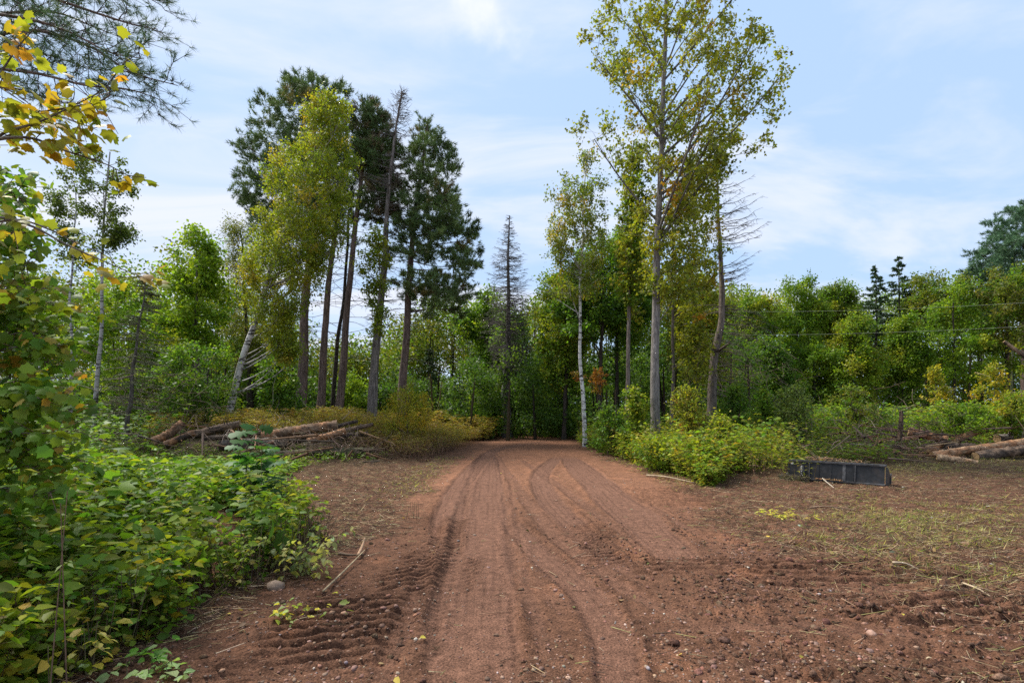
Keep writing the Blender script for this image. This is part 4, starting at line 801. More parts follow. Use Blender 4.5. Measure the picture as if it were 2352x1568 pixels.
# bank left of the road: herbs behind the thicket, then rusty bracken up to the pines
g = Geo(); x, y = region(2600, 7.5, 16.5, lambda y: -1.05 * y - 2, lambda y: np.interp(y, [7.5, 9, 11, 14, 15, 16.5], [-3.4, -4.3, -5.0, -5.4, -4.3, -4.0]))
thicket(g, x, y, rng.uniform(.2, .6, len(x)) * np.interp(y, [7.5, 11, 13, 14, 16], [1.2, .9, .45, .35, .4]), 7, .085, GREEN + [(2, (.14, .16, .035))], 3, DIA, low=.25, lean=.4); tag(g.build('bank_herbs', M_LEAF), kind='stuff')
RUST = [(4, (.20, .135, .045)), (3, (.175, .145, .04)), (3, (.17, .16, .03)), (1.2, (.20, .10, .04)), (1.5, (.12, .14, .028))]
g = Geo(); x, y = region(3900, 16.5, 31, lambda y: -.62 * y - 1.5, lambda y: np.interp(y, LE[0], LE[1]) - np.interp(y, [11.5, 14, 20, 31], [2.6, 1.7, .9, .3]))
k = off_heap(x, y); x, y = x[k], y[k]; dn = np.interp(y, LE[0], LE[1]) - x
hg = (.42 + .5 * fbm(x * .5, y * .5, 410, 3) + .1 * sst(16, 26, y)) * rng.uniform(.8, 1.2, len(x)) * (.75 + .25 * sst(.6, 2, dn))
thicket(g, x, y, hg, 9, .085, RUST, 5, LONG, (.17, .10, .06), .15, .3, .42, .005, .6, cv=.22, droop=.25); tag(g.build('bracken', M_LEAF), kind='stuff')
g = Geo(); x, y = region(800, 15.5, 20, lambda y: np.full_like(y, -5.2), lambda y: np.interp(y, LE[0], LE[1]) - .7)
thicket(g, x, y, rng.uniform(.3, .75, len(x)), 4, .05, RUST + [(3, (.15, .085, .05))], 3, LONG, (.19, .115, .075), .06, .3, .5, .0045); tag(g.build('dry_stalks', M_DRY), kind='stuff')
g = Geo(); x, y = region(800, 26, 33, lambda y: np.interp(y, LE[0], LE[1]) - 4.5, lambda y: np.where(y < 31, np.interp(y, LE[0], LE[1]) - .3, -.2), lambda x, y: (y < 31) | (x > -3.2))
k = (x < -.1); x, y = x[k], y[k]
thicket(g, x, y, rng.uniform(.7, 1.25, len(x)), 9, .13, RUST, 5, LONG, (.15, .09, .06), .16, .3, .2, .006); tag(g.build('rusty_ferns', M_LEAF), kind='stuff')

# right verge and brush
g = Geo(); x, y = region(4200, 10.5, 27, lambda y: np.interp(y, RE[0], RE[1]) + np.interp(y, [10.5, 13, 27], [.75, .5, .3]), lambda y: np.interp(y, [10.5, 12, 13.5, 16, 27], [4.0, 5.1, 6.3, 8.5, 15]))
k = off_heap(x, y); x, y = x[k], y[k]
hg = (.45 + .85 * fbm(x * .5, y * .5, 420, 3)) * rng.uniform(.7, 1.2, len(x)) * (.5 + .4 * sst(.3, 1.3, x - np.interp(y, *RE)))
thicket(g, x, y, hg, 8, .085, YGRN + GREEN + [(1, (.25, .13, .03))], 3, DIA, low=.15); x, y = region(380, 11.6, 17, lambda y: np.interp(y, [11.6, 17], [3.9, 3.5]), lambda y: np.interp(y, [11.6, 12.5, 13.5, 17], [4.7, 5.9, 7.4, 9.0]), lambda x, y: (fbm(x * 1.2, y * 1.2, 422, 2) > .36) & ((x < 5.4) | (y > 12.6)))
thicket(g, x, y, rng.uniform(.45, 1.15, len(x)) ** 1.6 * 1.15 * sst(-.2, 1.0, x - 3.6), 9, .075, YGRN + GREEN + [(1.5, (.2, .17, .05))], 3, LEAF, low=.15, lean=.55, tilt=.8)
x, y = region(420, 10.8, 24, lambda y: np.interp(y, RE[0], RE[1]) + .3, lambda y: np.interp(y, RE[0], RE[1]) + 2.2 + .12 * y)
thicket(g, x, y, rng.uniform(.5, 1.3, len(x)), 12, .07, OLIVE + YGRN, 2, LONG, (.14, .11, .06), .07, .3, .35, .004, .8)
tag(g.build('verge_herbs', M_LEAF), kind='stuff')
g = Geo(); x, y = region(6400, 14.5, 30, lambda y: np.interp(y, [14.5, 16, 30], [7.4, 6.8, 9]), lambda y: 1.4 * y + 2)
k = off_heap(x, y); x, y = x[k], y[k]
hg = (.4 + .9 * fbm(x * .35, y * .35, 430, 3)) * rng.uniform(.7, 1.25, len(x)) * (.6 + .8 * sst(15, 24, y))
thicket(g, x, y, hg, 8, .11, GREEN + OLIVE + LIME, 3, DIA, low=.15, pet=.16); tag(g.build('brush', M_LEAF), kind='stuff')
g = Geo(); x, y = region(900, 12.5, 26, lambda y: -1.1 * y - 1, lambda y: np.interp(y, [12.5, 18, 26], [-10.5, -11, -12]))
thicket(g, x, y, rng.uniform(.4, 1.3, len(x)), 9, .11, GREEN + DKGRN, 3, DIA, low=.1, pet=.14)
x, y = region(900, 20, 36, lambda y: 3 + 0 * y, lambda y: 1.1 * y); thicket(g, x, y, rng.uniform(.6, 1.5, len(x)), 8, .16, DKGRN + GREEN, 3, DIA, low=.1, pet=.2); tag(g.build('undergrowth', M_LEAF), kind='stuff')
# tangle of dead twigs left by the clearing
g = Geo()
for (px, py, D, n, spread, ln) in [(2000, 985, 17, 150, 1.5, .9), (2050, 1010, 16.5, 140, .9, .7), (1900, 1005, 17, 60, 1.0, .8), (1740, 850, 21, 90, 1.1, 1.1), (420, 1015, 15, 160, 1.1, .8), (560, 1025, 15, 220, 1.2, .7), (700, 1025, 15.2, 200, 1.0, .7), (300, 900, 17, 60, 1.3, 1.3), (380, 930, 17.5, 80, 1.2, 1.3), (2290, 1012, 17.2, 240, 1.9, .7), (2150, 1020, 17, 200, 1.3, .6), (2060, 1030, 16, 160, 1.0, .5), (1900, 1040, 14.5, 90, 1.2, .4), (790, 1040, 15.3, 180, .9, .6)]:
    c = W(px, py, D); p = c + rn(n) * spread * np.array([1, .6, .38]); d = nrm(rn(n) + np.array([0, 0, .1])); L = ln * rng.uniform(.3, 1.1, (n, 1)); q = p + d * L * .5; r_ = q + nrm(d + rn(n) * .35 + np.array([0, 0, -.2])) * L * .5
    if py > 1000:
        j = max(n // (9 if px > 1200 else 24), 4); p2 = c + rn(j) * spread * np.array([1.1, .7, .25]); d2 = nrm(rn(j) * np.array([1, .7, .28])); L2 = rng.uniform(.8, 2.4, (j, 1)) * ln; q2 = p2 + d2 * L2
        for a in (p2, q2): a[:, 2] = np.maximum(a[:, 2], H(a[:, 0], a[:, 1]) + .03)
        sticks(g, p2, q2, rng.uniform(.018, .045, j), .012, vary(pick([(3, (.17, .09, .05)), (4, (.085, .055, .04)), (1, (.27, .17, .10))], j), .2), 6)
    for a in (p, q, r_): a[:, 2] = np.maximum(a[:, 2], H(a[:, 0], a[:, 1]) + .01)
    cc = vary(pick([(4, (.15, .10, .07)), (4, (.08, .055, .04)), (1.2, (.25, .19, .14))], n), .15); sticks(g, p, q, .0075, .006, cc, 4); sticks(g, q, r_, .006, .003, cc, 4)
tag(g.build('slash_twigs', M_TWIG), kind='stuff')

# ------------------------------------------------------------------ cleared ground: straw, twigs, grass, fallen leaves
def litter():
    x, y = wedge(290000, 2.6, 18, 1.3, 1.4); _, rd, _, _ = fine(x, y)
    left = x < np.interp(y, *LE); dens = (1 - rd) * np.where(left, (x > XB(y) - .4) * (y < 17.5) * .75, .35 + .65 * fbm(x * .8, y * .8, 501, 3)) + rd * (.006 + .22 * sst(1.6, 3.6, x) * sst(8, 5.5, y) * sst(.35, .6, fbm(x * 1.1, y * 1.1, 505, 3)))
    k = rng.random(len(x)) < dens; x, y = x[k], y[k]; n = len(x); a = rng.normal(.25, .8, n); L = np.clip(.075 * np.exp(.55 * rng.standard_normal(n)), .03, .36)
    dx, dy = np.cos(a) * L / 2, np.sin(a) * L / 2
    lift = rng.uniform(.004, .03, n)
    p = np.stack([x - dx, y - dy, Hf(x - dx, y - dy) + .004 + lift * rng.random(n)], -1); q = np.stack([x + dx, y + dy, Hf(x + dx, y + dy) + .004 + lift * rng.random(n)], -1)
    c = vary(pick([(3, (.22, .135, .075)), (6, (.135, .075, .042)), (2.2, (.36, .27, .16)), (4, (.065, .04, .026)), (1.2, (.22, .20, .07))], n), .2)
    g = Geo(); sticks(g, p, q, .0024 + .006 * L, .0016 + .003 * L, c); tag(g.build('straw_litter', M_TWIG), kind='stuff')
    x, y = wedge(130000, 3.6, 17, 1.25, 1.3); gm = sst(.50, .66, fbm(x * .55, y * .8, 171, 4)) * sst(3.2, 5.5, x)
    tuft = sst(.42, .58, fbm(x * 2.2, y * 2.2, 175, 3))
    for px_, py_, sx_, sy_ in ((2230, 1170, 2.2, 1.3), (2080, 1150, 1.2, .8), (1830, 1225, .7, .5), (1890, 1245, .5, .35), (2000, 1370, .35, .2), (2190, 1320, .6, .3)):
        u_, v_ = Gp(px_, py_); gm = np.maximum(gm, .95 * tuft * np.exp(-((x - u_) / sx_) ** 2 - ((y - v_) / sy_) ** 2))
    ed = (1 - road_mask(x, y)) * np.maximum(gm, .6 * sst(.9, .1, np.abs(x - np.interp(y, *LE) + .2)) * sst(8, 11, y) + .5 * sst(1.1, .1, np.abs(x - np.interp(y, *RE) - .3)) * sst(9.5, 11, y))
    k = rng.random(len(x)) < ed; x, y = x[k], y[k]; n = len(x); b = np.stack([x, y, Hf(x, y)], -1); L = rng.uniform(.04, .14, n)
    d = nrm(rn(n) * np.array([1, .8, .35]) + np.array([.25, 0, .45])); s = nrm(np.cross(d, rn(n))) * .0045
    g = Geo(); V = np.stack([b - s, b + s, b + d * L[:, None]], 1).reshape(-1, 3); c = vary(pick([(3, (.17, .19, .045)), (4, (.25, .235, .10)), (1.5, (.10, .14, .03)), (2.5, (.33, .30, .17))], n), .2)
    g.add(V, [np.arange(n * 3).reshape(-1, 3)], np.repeat(c, 3, 0)); tag(g.build('cut_grass', M_LEAF), kind='stuff')
    x, y = wedge(4200, 2.6, 18, 1.2, 1.1); _, rd, _, _ = fine(x, y); k = (rng.random(len(x)) < (1 - rd) * .6 + .04) & (x > XB(y) - .2); x, y = x[k], y[k]; n = len(x)
    g = Geo(); leaves(g, np.stack([x, y, Hf(x, y) + .018], -1), rn(n) * np.array([1, 1, .25]), rn(n) * .5 + np.array([0, 0, 1.]), rng.uniform(.025, .06, n), vary(pick([(3, (.18, .11, .06)), (2, (.30, .21, .10)), (1.2, (.13, .16, .05)), (.6, (.42, .33, .06)), (.5, (.38, .38, .30))], n), .2), LEAF)
    tag(g.build('fallen_leaves', M_DRY), kind='stuff')
    # grass on the far strip
    x = rng.uniform(-6, 14, 9000); y = rng.uniform(33.8, 39, 9000); b = np.stack([x, y, H(x, y)], -1); d = nrm(rn(9000) * .4 + np.array([0, 0, 1.])); s = nrm(np.cross(d, rn(9000))) * .012
    V = np.stack([b - s, b + s, b + d * rng.uniform(.1, .26, (9000, 1))], 1).reshape(-1, 3); g = Geo(); g.add(V, [np.arange(27000).reshape(-1, 3)], np.repeat(vary(pick([(3, (.22, .24, .05)), (2, (.15, .19, .04))], 9000), .2), 3, 0)); tag(g.build('grass', M_LEAF), kind='stuff')
litter()

# ------------------------------------------------------------------ logs
LGO, LBR, LDK, LGY, LPALE = (.27, .135, .065), (.17, .11, .07), (.06, .043, .032), (.13, .11, .09), (.30, .20, .12)
def log(label, a, b, d, c, name='log', cat='log', group=None, cut=(.40, .26, .13), c2=None, bend=.03, taper=.85, knots=3, moss=False):
    """a, b: (photo x, photo y, distance) of the two ends; d: diameter on the photo at a"""
    k_ = 1.52 if group == LG else 1.27 if group == RG else 1.0
    a = (a[0], a[1], a[2] * k_); b = (b[0], b[1], b[2] * k_)
    if group == RG: c = tuple(np.array(c) * 1.45); c2 = tuple(np.array(c2) * 1.3) if c2 else None; d = d * 1.2
    A, B = W(*a), W(*b); r = d / 2 / F * a[2]
    path = resample(np.array([A, (A + B) / 2 + rn(1)[0] * bend * np.array([.3, .3, 1]), B]), 40); L = np.linalg.norm(B - A)
    o = A.copy(); g = Geo(); n = 40; k = 16; t = np.linspace(0, 1, n)
    rr = r * (1 + (taper - 1) * t) * (1 + .05 * rng.standard_normal(n))
    cc = np.array(c)[None] * (1 - .0 * t[:, None]) if c2 is None else np.where((fbm(t * 5, t * 0, int(abs(a[0])), 2) > .46)[:, None], np.array(c2)[None], np.array(c)[None])
    tube(g, path, rr, k, np.asarray(c), bump=.08)
    ti, ai = np.meshgrid(np.arange(n) / n * L, np.arange(k) * 2 * np.pi / k, indexing='ij'); sd = int(abs(a[0])) % 97
    f1 = fbm(ti * 5, np.cos(ai) * 2 + 3 + np.sin(ai), sd, 3).ravel()[:, None]; f2 = fbm(ti * 16, np.sin(ai) * 4 + np.cos(ai) * 3, sd + 3, 2).ravel()[:, None]
    base = np.array(c)[None] + (np.array(c2 if c2 else LDK) - np.array(c))[None] * sst(.40, .54, f1); g.c[-1] = (base * (.45 + 1.1 * f2) * (1 + .12 * rng.standard_normal(base.shape[:1] + (1,)))).astype(np.float32)
    for _ in range(knots):
        q = path[rng.integers(3, n - 3)]; e = nrm(rn(1) + np.array([0, -.3, .5]))[0]; tube(g, np.array([q, q + e * (r + .03), q + e * (r + rng.uniform(.05, .14))]), [.022, .016, .008], 5, np.array(c) * .8)
    ob = tag(g.build(name, M_LOG, None, True, o), label, cat, group); ob.location = o
    for p, q, rad in ((path[0], path[1], rr[0]), (path[-1], path[-2], rr[-1])):
        ax = nrm(p - q); u_ = nrm(np.cross(ax, [.1, .2, 1.])); v_ = np.cross(ax, u_); g = Geo(); V = [p + ax * .003]; C = [np.array(cut) * .7]; m = 16
        for i, f in enumerate((.35, .55, .8, .93)):
            th = np.arange(m) * 2 * np.pi / m; V += list(p + ax * .003 + rad * f * (np.cos(th)[:, None] * u_ + np.sin(th)[:, None] * v_) + rn(m) * .002); C += [np.array(cut) * (1.0, .82, 1.1, .55)[i]] * m
        j = np.arange(m); fs = [np.stack([np.zeros(m, int), 1 + j, 1 + (j + 1) % m], -1)]; qs = [np.stack([1 + i * m + j, 1 + (i + 1) * m + j, 1 + (i + 1) * m + (j + 1) % m, 1 + i * m + (j + 1) % m], -1) for i in range(3)]
        g.add(np.array(V), fs + qs, np.array(C)); g.build('cut_end', M_TWIG, ob, False, o)
    return ob
RG = None
LG = 'felled logs in the heap left of the road'
log('short peeled orange-tan log propped up at the left end of the heap', (352, 1014, 9.6), (420, 971, 10.0), 19, LGO, group=LG, c2=LBR, taper=1.05)
log('log of half peeled orange bark lying low beside the propped log', (378, 1022, 9.6), (447, 993, 9.9), 17, LGO, group=LG, c2=LDK)
log('dark rotten log whose splintered tip rises right of the peeled orange logs', (440, 1000, 10.0), (552, 973, 10.2), 19, LDK, group=LG, c2=LBR)
log('long thick scaly-barked log lying on top of the heap', (602, 1001, 10.4), (775, 976, 10.8), 21, LBR, group=LG, c2=LGO, bend=.02, taper=1.15)
log('thin dark pole poking out to the right behind the thick top log', (762, 983, 11.1), (822, 967, 11.3), 10, LDK, group=LG, taper=.7)
log('orange-barked log with its pale sawn end facing the road', (706, 1013, 10.1), (794, 989, 10.3), 13, LGO, group=LG, c2=LBR, taper=1.25)
log('brown log with a pale split tip at the right end of the heap', (785, 992, 10.9), (857, 974, 11.2), 13, LBR, group=LG, c2=LDK, taper=.6)
log('short dark log under the brown split-tipped log', (770, 1000, 10.7), (845, 996, 10.9), 13, LDK, group=LG)
log('thin dark log running from the rotten log to under the thick top log', (470, 1007, 10.6), (600, 993, 10.9), 12, LDK, group=LG)
log('big weathered grey log low in the heap behind the oak seedling', (505, 1024, 10.1), (662, 1018, 10.4), 26, LGY, group=LG, c2=LDK)
log('dark log in the shade directly beneath the thick top log', (610, 1013, 10.6), (770, 1003, 10.9), 22, LDK, group=LG)
log('mossy bottom log with a grey sawn end towards the road', (640, 1046, 9.9), (858, 1036, 10.4), 22, (.10, .095, .045), group=LG, c2=LDK, cut=(.30, .28, .25))
log('stub of white birch log standing in the weeds left of the oak seedling', (402, 1104, 9.4), (395, 1062, 9.5), 13, (.50, .47, .42), 'birch_stub', 'log', taper=.8, knots=0)
RG = 'felled logs at the right side of the clearing'
log('dark orange log slanting down to the right, upper left one of the right-hand heap', (2087, 990, 13.2), (2175, 1010, 12.8), 17, LGO, group=RG, c2=LDK)
log('log with a raw orange tip pointing up to the right', (2190, 1010, 13.0), (2278, 984, 13.4), 12, LGO, group=RG, c2=LBR)
log('longest pale orange log, slanting up and out of the picture on the right', (2140, 1045, 12.2), (2460, 1003, 12.6), 13, LGO, group=RG, c2=LPALE, taper=1.3)
log('dark brown log lying under the longest pale log', (2240, 1048, 12.1), (2440, 1026, 12.3), 20, LDK, group=RG, c2=LBR)
log('splintered pale log lying alone in front of the right-hand heap', (2152, 1050, 11.8), (2245, 1064, 11.4), 14, LPALE, group=RG, c2=LGO)
log('stubby orange log wedged under the slanting dark orange log', (2127, 1034, 12.8), (2164, 1021, 13.0), 14, LGO, group=RG, c2=LDK)
log('grey-brown log at the right edge above the longest pale log', (2290, 1007, 13.6), (2420, 975, 13.9), 15, LGY, group=RG, c2=LDK)
log('charred-looking short log in the middle of the right-hand heap', (2165, 1022, 12.9), (2240, 1028, 12.6), 19, LDK, group=RG)
log('thin bare pole lying flat behind the bucket', (1950, 1021, 13.4), (2066, 1025, 13.0), 6, LGY, group=RG, knots=1)
log('crumbling log lying behind the left end of the bucket', (1700, 1052, 12.6), (1790, 1050, 12.9), 9, LPALE, group=RG, knots=1)
log('thin upright dead stub standing at the left end of the right-hand heap', (2066, 1012, 13.8), (2071, 944, 13.8), 10, LBR, 'dead_stub', 'tree stub', taper=.8, knots=5)
log('bare snapped pole leaning out of the brush at the right edge', (2405, 850, 14.5), (2306, 784, 14.9), 10, LPALE, 'leaning_pole', 'dead trunk', taper=.7, knots=2)

# ------------------------------------------------------------------ the black loader bucket
def bucket():
    a, b = np.array([(1812 - CX) / F * 11.7, 11.7]), np.array([(2034 - CX) / F * 10.5, 10.5]); L = float(np.linalg.norm(b - a)); m = (a + b) / 2
    rz = math.atan2(b[1] - a[1], b[0] - a[0]); z0 = float(Hf(m[0], m[1])) - .035
    root = thing('loader_bucket', 'black steel loader bucket lying on the cleared ground with scuffed paint and two white stickers', 'bucket', (m[0], m[1], z0), None, rz); h = L / 2
    BK_, SC = (.015, .016, .018), (.07, .07, .072)
    def prism(name, prof, x0, x1, col, parent=root, mat=M_STEEL, bev=.006):
        """profile in (depth, height), extruded along the length"""
        n = len(prof); V = np.array([(x0, p[0], p[1]) for p in prof] + [(x1, p[0], p[1]) for p in prof]); me = bpy.data.meshes.new(name)
        f = [tuple(range(n))[::-1], tuple(range(n, 2 * n))] + [(i, (i + 1) % n, n + (i + 1) % n, n + i) for i in range(n)]
        me.from_pydata(V.tolist(), [], f); import bmesh; bm = bmesh.new(); bm.from_mesh(me); bmesh.ops.recalc_face_normals(bm, faces=bm.faces)
        if bev: bmesh.ops.bevel(bm, geom=list(bm.edges), offset=bev, segments=2, affect='EDGES')
        bm.to_mesh(me); bm.free(); c = me.color_attributes.new('col', 'FLOAT_COLOR', 'POINT'); c.data.foreach_set('color', np.tile([*col, 1.], len(me.vertices))); me.materials.append(mat)
        o = bpy.data.objects.new(name, me); COL.objects.link(o); o.parent = parent; return o
    top = .47
    prism('back_panel', [(0, .10), (.02, .10), (.075, top), (.055, top)], -h + .02, h - .02, BK_, bev=.003)
    prism('top_rim', [(.03, top - .012), (.12, top - .012), (.12, top + .03), (.03, top + .03)], -h - .01, h + .01, SC)
    prism('lower_lip', [(-.035, .075), (.03, .075), (.03, .105), (-.035, .105)], -h, h, SC)
    prism('floor_plate', [(.03, .03), (.60, .0), (.60, .03), (.03, .085)], -h, h, BK_)
    ep = [(-.02, .05), (.02, .0), (.58, .0), (.58, .14), (.46, .30), (.30, .40), (.12, top - .02), (.035, top - .02)]
    prism('end_plate', ep, h + .002, h + .024, BK_); prism('end_plate', ep, -h - .024, -h - .002, BK_)
    prism('side_cutter', [(.50, .06), (.62, .06), (.62, .28), (.50, .26)], h + .027, h + .042, SC)
    lean = lambda z: .055 * (z - .10) / (top - .10)
    for x, c in ((-h + .40, SC), (.33, BK_), (.36, SC)): prism('rib', [(lean(.11) - .022, .11), (lean(.11) - .001, .11), (lean(top) - .001, top - .015), (lean(top) - .022, top - .015)], x, x + .02, c, bev=.002)
    for x in (-h + .54, -.12, .14): prism('stiffener', [(lean(.11) - .008, .11), (lean(.11) - .0015, .11), (lean(top) - .0015, top - .015), (lean(top) - .008, top - .015)], x, x + .06, SC if x > 0 else BK_, bev=.002)
    g = Geo(); P = [(-h + .20, .12), (-h + .33, .12), (-h + .33, .26), (-h + .29, .38), (-h + .25, .38), (-h + .20, .26)]; K = len(P)
    V = [(x, lean(z) - .05, z) for x, z in P] + [(x, lean(z) - .002, z) for x, z in P]; j = np.arange(K); g.add(np.array(V), [np.stack([j, K + j, K + (j + 1) % K, (j + 1) % K], -1), np.array([(0, 1, 2), (2, 3, 4), (4, 5, 0), (0, 2, 4)])], (.045, .046, .05)); g.build('hitch_bracket', M_STEEL, root)
    for x, z in ((-h + .265, .35), (-h + .265, .25), (-h + .265, .20), (-h + .24, .16), (-h + .29, .165)):
        g = Geo(); y = lean(z) - .05; tube(g, np.array([(x, y, z), (x, y - .016, z)]), .011, 6, (.42, .42, .42), True); g.build('bolt', M_STEEL, root)
    for x, z, w_, hh, y in ((-h + .03, .40, .055, .036, -.004), (-h - .05, .13, .03, .045, -.06)):
        prism('sticker', [(lean(z) + y, z), (lean(z) + y + .002, z), (lean(z + hh) + y + .002, z + hh), (lean(z + hh) + y, z + hh)], x, x + w_, (.75, .75, .73), mat=M_PLAIN, bev=0)
    prism('hinge_lug', [(-.075, .06), (-.02, .06), (-.02, .20), (-.075, .18)], -h - .055, -h - .015, SC)
    # chips, bark and torn grass caught on and around it
    th = np.array([math.cos(rz), math.sin(rz)]); nv = np.array([-th[1], th[0]])
    def scatter(n, x0, x1, y0, y1, z0_, z1_, pal, s):
        u = rng.uniform(x0, x1, n); v = rng.uniform(y0, y1, n); p = np.stack([m[0] + th[0] * u + nv[0] * v, m[1] + th[1] * u + nv[1] * v, z0 + rng.uniform(z0_, z1_, n)], -1)
        d = nrm(rn(n) * np.array([1, 1, .3])); L = s * rng.uniform(.4, 1.3, (n, 1)); sticks(g, p - d * L / 2, p + d * L / 2, .006, .004, vary(pick(pal, n), .2), 4)
    g = Geo(); CH = [(3, (.13, .085, .05)), (2, (.30, .17, .08)), (2, (.08, .06, .045)), (1, (.24, .21, .12))]
    scatter(170, -h + .3, -h + .95, .07, .35, top + .03, top + .10, CH, .12); scatter(60, .0, .6, .1, .4, top + .02, top + .07, CH, .10); scatter(240, -h - .15, -h + .42, -.28, -.06, .02, .17, [(3, (.07, .055, .04)), (2, (.12, .11, .045))], .16)
    scatter(60, -h + .55, .12, -.03, -.015, .105, .125, [(1, (.33, .19, .09))], .07)
    tag(g.build('wood_chips', M_TWIG), kind='stuff')
bucket()

# ------------------------------------------------------------------ utility wires, sticks, stones, single plants
def wire(label, a, b, sag):
    A, B = W(*a), W(*b); u = np.linspace(0, 1, 40)[:, None]; P = A + (B - A) * u - np.array([0, 0, 1.]) * sag * 4 * u * (1 - u)
    g = Geo(); tube(g, P - A, .0042, 5, (.30, .31, .25)); o = g.build('utility_wire', M_PLAIN, None, True); o.location = A; tag(o, label, 'wire', 'utility wires across the right-hand woods')
wire('upper of the two pale wires strung in front of the right-hand woods', (1640, 715, 24), (2700, 670, 17), .22)
wire('lower of the two pale wires strung in front of the right-hand woods', (1560, 768, 24), (2700, 727, 17), .22)

def stick(label, pts, r, col, group='sticks lying on the cleared ground'):
    P = []
    for (px, py, up) in pts:
        x, y = Gp(px, py); P.append((x, y, float(Hf(x, y)) + up + r))
    B = smooth_poly(np.array(P), 5); g = Geo(); tube(g, B - B[0], np.linspace(r, r * .55, len(B)), 6, col, True, .08); o = g.build('stick', M_TWIG, None, True); o.location = B[0]; tag(o, label, 'stick', group)
stick('long pale branch lying at the road edge below the yellow-green maple bush', [(1485, 1094, .02), (1530, 1101, .03), (1595, 1112, .01)], .022, (.30, .23, .15))
stick('forked white stick leaning on the front of the bucket', [(1882, 1094, .10), (1890, 1108, .05), (1915, 1124, .0)], .016, (.42, .36, .28))
stick('short pale stick lying in the churned soil far right', [(2050, 1307, .01), (2080, 1309, .015), (2115, 1313, .01)], .013, (.36, .28, .19))
stick('straight straw-coloured stick pointing up from the ground left of the road', [(742, 1366, .01), (800, 1310, .03), (838, 1277, .06)], .010, (.33, .25, .15))
stick('stout peeled stick with a blunt end left of the road', [(822, 1285, .02), (832, 1268, .05), (838, 1255, .09)], .020, (.32, .20, .12))
stick('dark broken stick lying by the wilted plant', [(778, 1278, .02), (805, 1281, .02), (835, 1284, .02)], .018, (.11, .075, .05))
stick('curved little twig lying on the packed wheel track', [(1298, 1289, .0), (1318, 1280, .008), (1346, 1272, .005)], .006, (.28, .19, .12))
stick('thin pale stick lying among the straw by the far right tread prints', [(2210, 1350, .01), (2250, 1362, .01), (2290, 1374, .01)], .009, (.33, .25, .16))
stick('weathered stick lying on the brown mulch in front of the bucket', [(1860, 1165, .01), (1900, 1172, .02), (1960, 1176, .01)], .012, (.16, .11, .075))
def stone(label, px, py, r, col):
    x, y = Gp(px, py); g = Geo(); lumps(g, np.array([0.]), np.array([0.]), np.array([r * (.72 if r < .05 else 1)]), np.array([col]) * .85, .30, .72, .07, ico2(), np.array([0.])); o = g.build('stone', M_STONE, None, True); o.location = (x, y, float(Hf(x, y))); tag(o, label, 'stone', 'loose stones')
stone('round brown stone at the foot of the thicket beside the wilted plant', 633, 1352, .075, (.24, .17, .125))
stone('pinkish stone half sunk in the soil near the bottom right', 2002, 1452, .045, (.38, .23, .17))
stone('rounded tan stone in the soil at the lower right', 2160, 1418, .038, (.36, .25, .18))
stone('small white stone near the right edge of the churned soil', 2305, 1428, .02, (.45, .43, .40))
stone('reddish flat stone on the packed track', 1345, 1010 + 240, .03, (.33, .17, .13))
stone('yellowish stone at the bottom right corner area of the soil', 2135, 1508, .03, (.42, .33, .21))

def single(name, label, cat, px, py, hgt, nodes, size, pal, tpl, leaflets=2, lean=.15, n=1, spread=.1, low=.3, pet=.06, rs=.005, mat=None, stem=(.12, .10, .05), droop=.3, dx=0):
    x, y = Gp(px, py); x += dx; root = thing(name, label, cat, (x, y, float(H(x, y))))
    xs = x + rng.normal(0, spread, n); ys = y + rng.normal(0, spread, n); g = Geo()
    thicket(g, xs, ys, hgt * rng.uniform(.8, 1.1, n), nodes, size, pal, leaflets, tpl, stem, pet, lean, low, rs, stems=False, droop=droop); o = (x, y, float(H(x, y)))
    g.build('foliage', mat or M_LEAF, root, False, o); s = Geo(); b = np.stack([xs, ys, H(xs, ys) - .03], -1); e = b + np.array([0, 0, 1.]) * hgt * .92 + rn(n) * .05 * hgt; 
    for i in range(n): s = Geo(); sticks(s, b[i:i + 1], e[i:i + 1], rs, rs * .5, np.array(stem), 5); s.build('stem', M_TWIG, root, False, o)
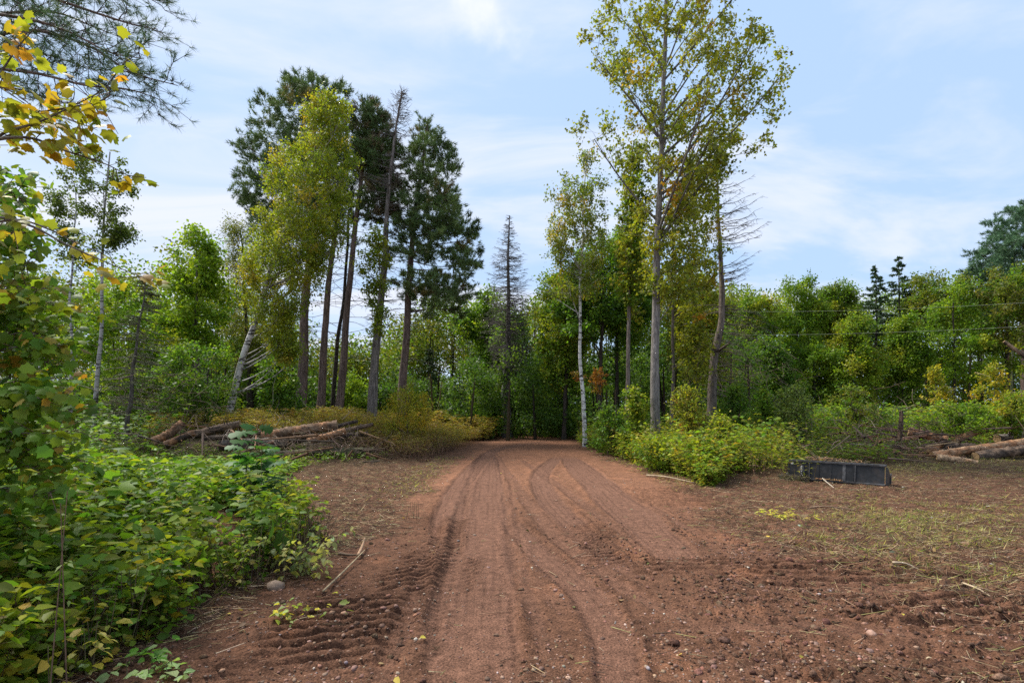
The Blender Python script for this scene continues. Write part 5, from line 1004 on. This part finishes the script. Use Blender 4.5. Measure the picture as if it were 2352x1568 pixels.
single('oak_seedling', 'dark green oak seedling with big lobed leaves in front of the log heap', 'plant', 585, 1215, 1.22, 14, .2, [(3, (.028, .08, .022)), (2, (.04, .095, .025))], OAK, 2, .15, 4, .16, .2, .08, .006, dx=-.15)
single('wilted_plant', 'wilted grey-green plant drooping at the corner of the thicket', 'plant', 715, 1330, .46, 12, .055, [(3, (.17, .19, .10)), (2, (.11, .14, .06)), (1, (.3, .28, .12))], LEAF, 3, .4, 9, .12, .15, .06, .004, droop=1.1, dx=-.1)
single('yellow_plant', 'plant with yellow leaves at the bottom left foot of the thicket', 'plant', 215, 1530, .34, 6, .075, [(4, (.42, .34, .07)), (2, (.38, .32, .16)), (1, (.22, .22, .05))], LEAF, 2, .5, 6, .12, .2, .07, .004, droop=.7)
single('green_sprig', 'uprooted green sprig lying on the soil at the bottom left', 'plant', 320, 1545, .13, 5, .06, [(4, (.09, .20, .03)), (1, (.30, .38, .22))], LEAF, 3, .9, 7, .11, .2, .06, .004)
single('torn_weed', 'torn pale weed with one yellow leaf lying beside the tread prints', 'plant', 668, 1425, .14, 5, .045, [(3, (.20, .23, .09)), (2, (.14, .17, .06)), (1, (.5, .42, .05))], LEAF, 2, .9, 8, .09, .2, .06, .003)
single('dry_weed', 'dry upright weed standing by the left verge of the road', 'plant', 945, 1190, .30, 8, .03, [(2, (.14, .11, .05)), (1, (.11, .12, .05))], LONG, 2, .4, 6, .1, .2, .07, .004, M_DRY, (.13, .09, .06))
single('goldenrod', 'tall seeding stalk leaning across the front of the thicket', 'plant', 150, 1640, 1.25, 12, .05, [(2, (.10, .15, .03)), (1, (.26, .22, .14))], LONG, 2, .1, 2, .05, .5, .05, .004, None, (.17, .11, .07))
single('dead_weed', 'reddish leafless weed standing left of the bucket', 'plant', 1742, 1120, .75, 10, .045, [(2, (.17, .10, .06)), (1, (.30, .26, .12))], LONG, 2, .3, 5, .12, .2, .1, .005, M_DRY, (.15, .085, .055))
single('yellow_weed', 'pale yellow cut weed lying on the mulch in front of the bucket', 'plant', 1812, 1195, .16, 5, .07, [(2, (.30, .28, .06)), (1, (.35, .32, .16))], LONG, 3, .9, 8, .14, .1, .08, .004)
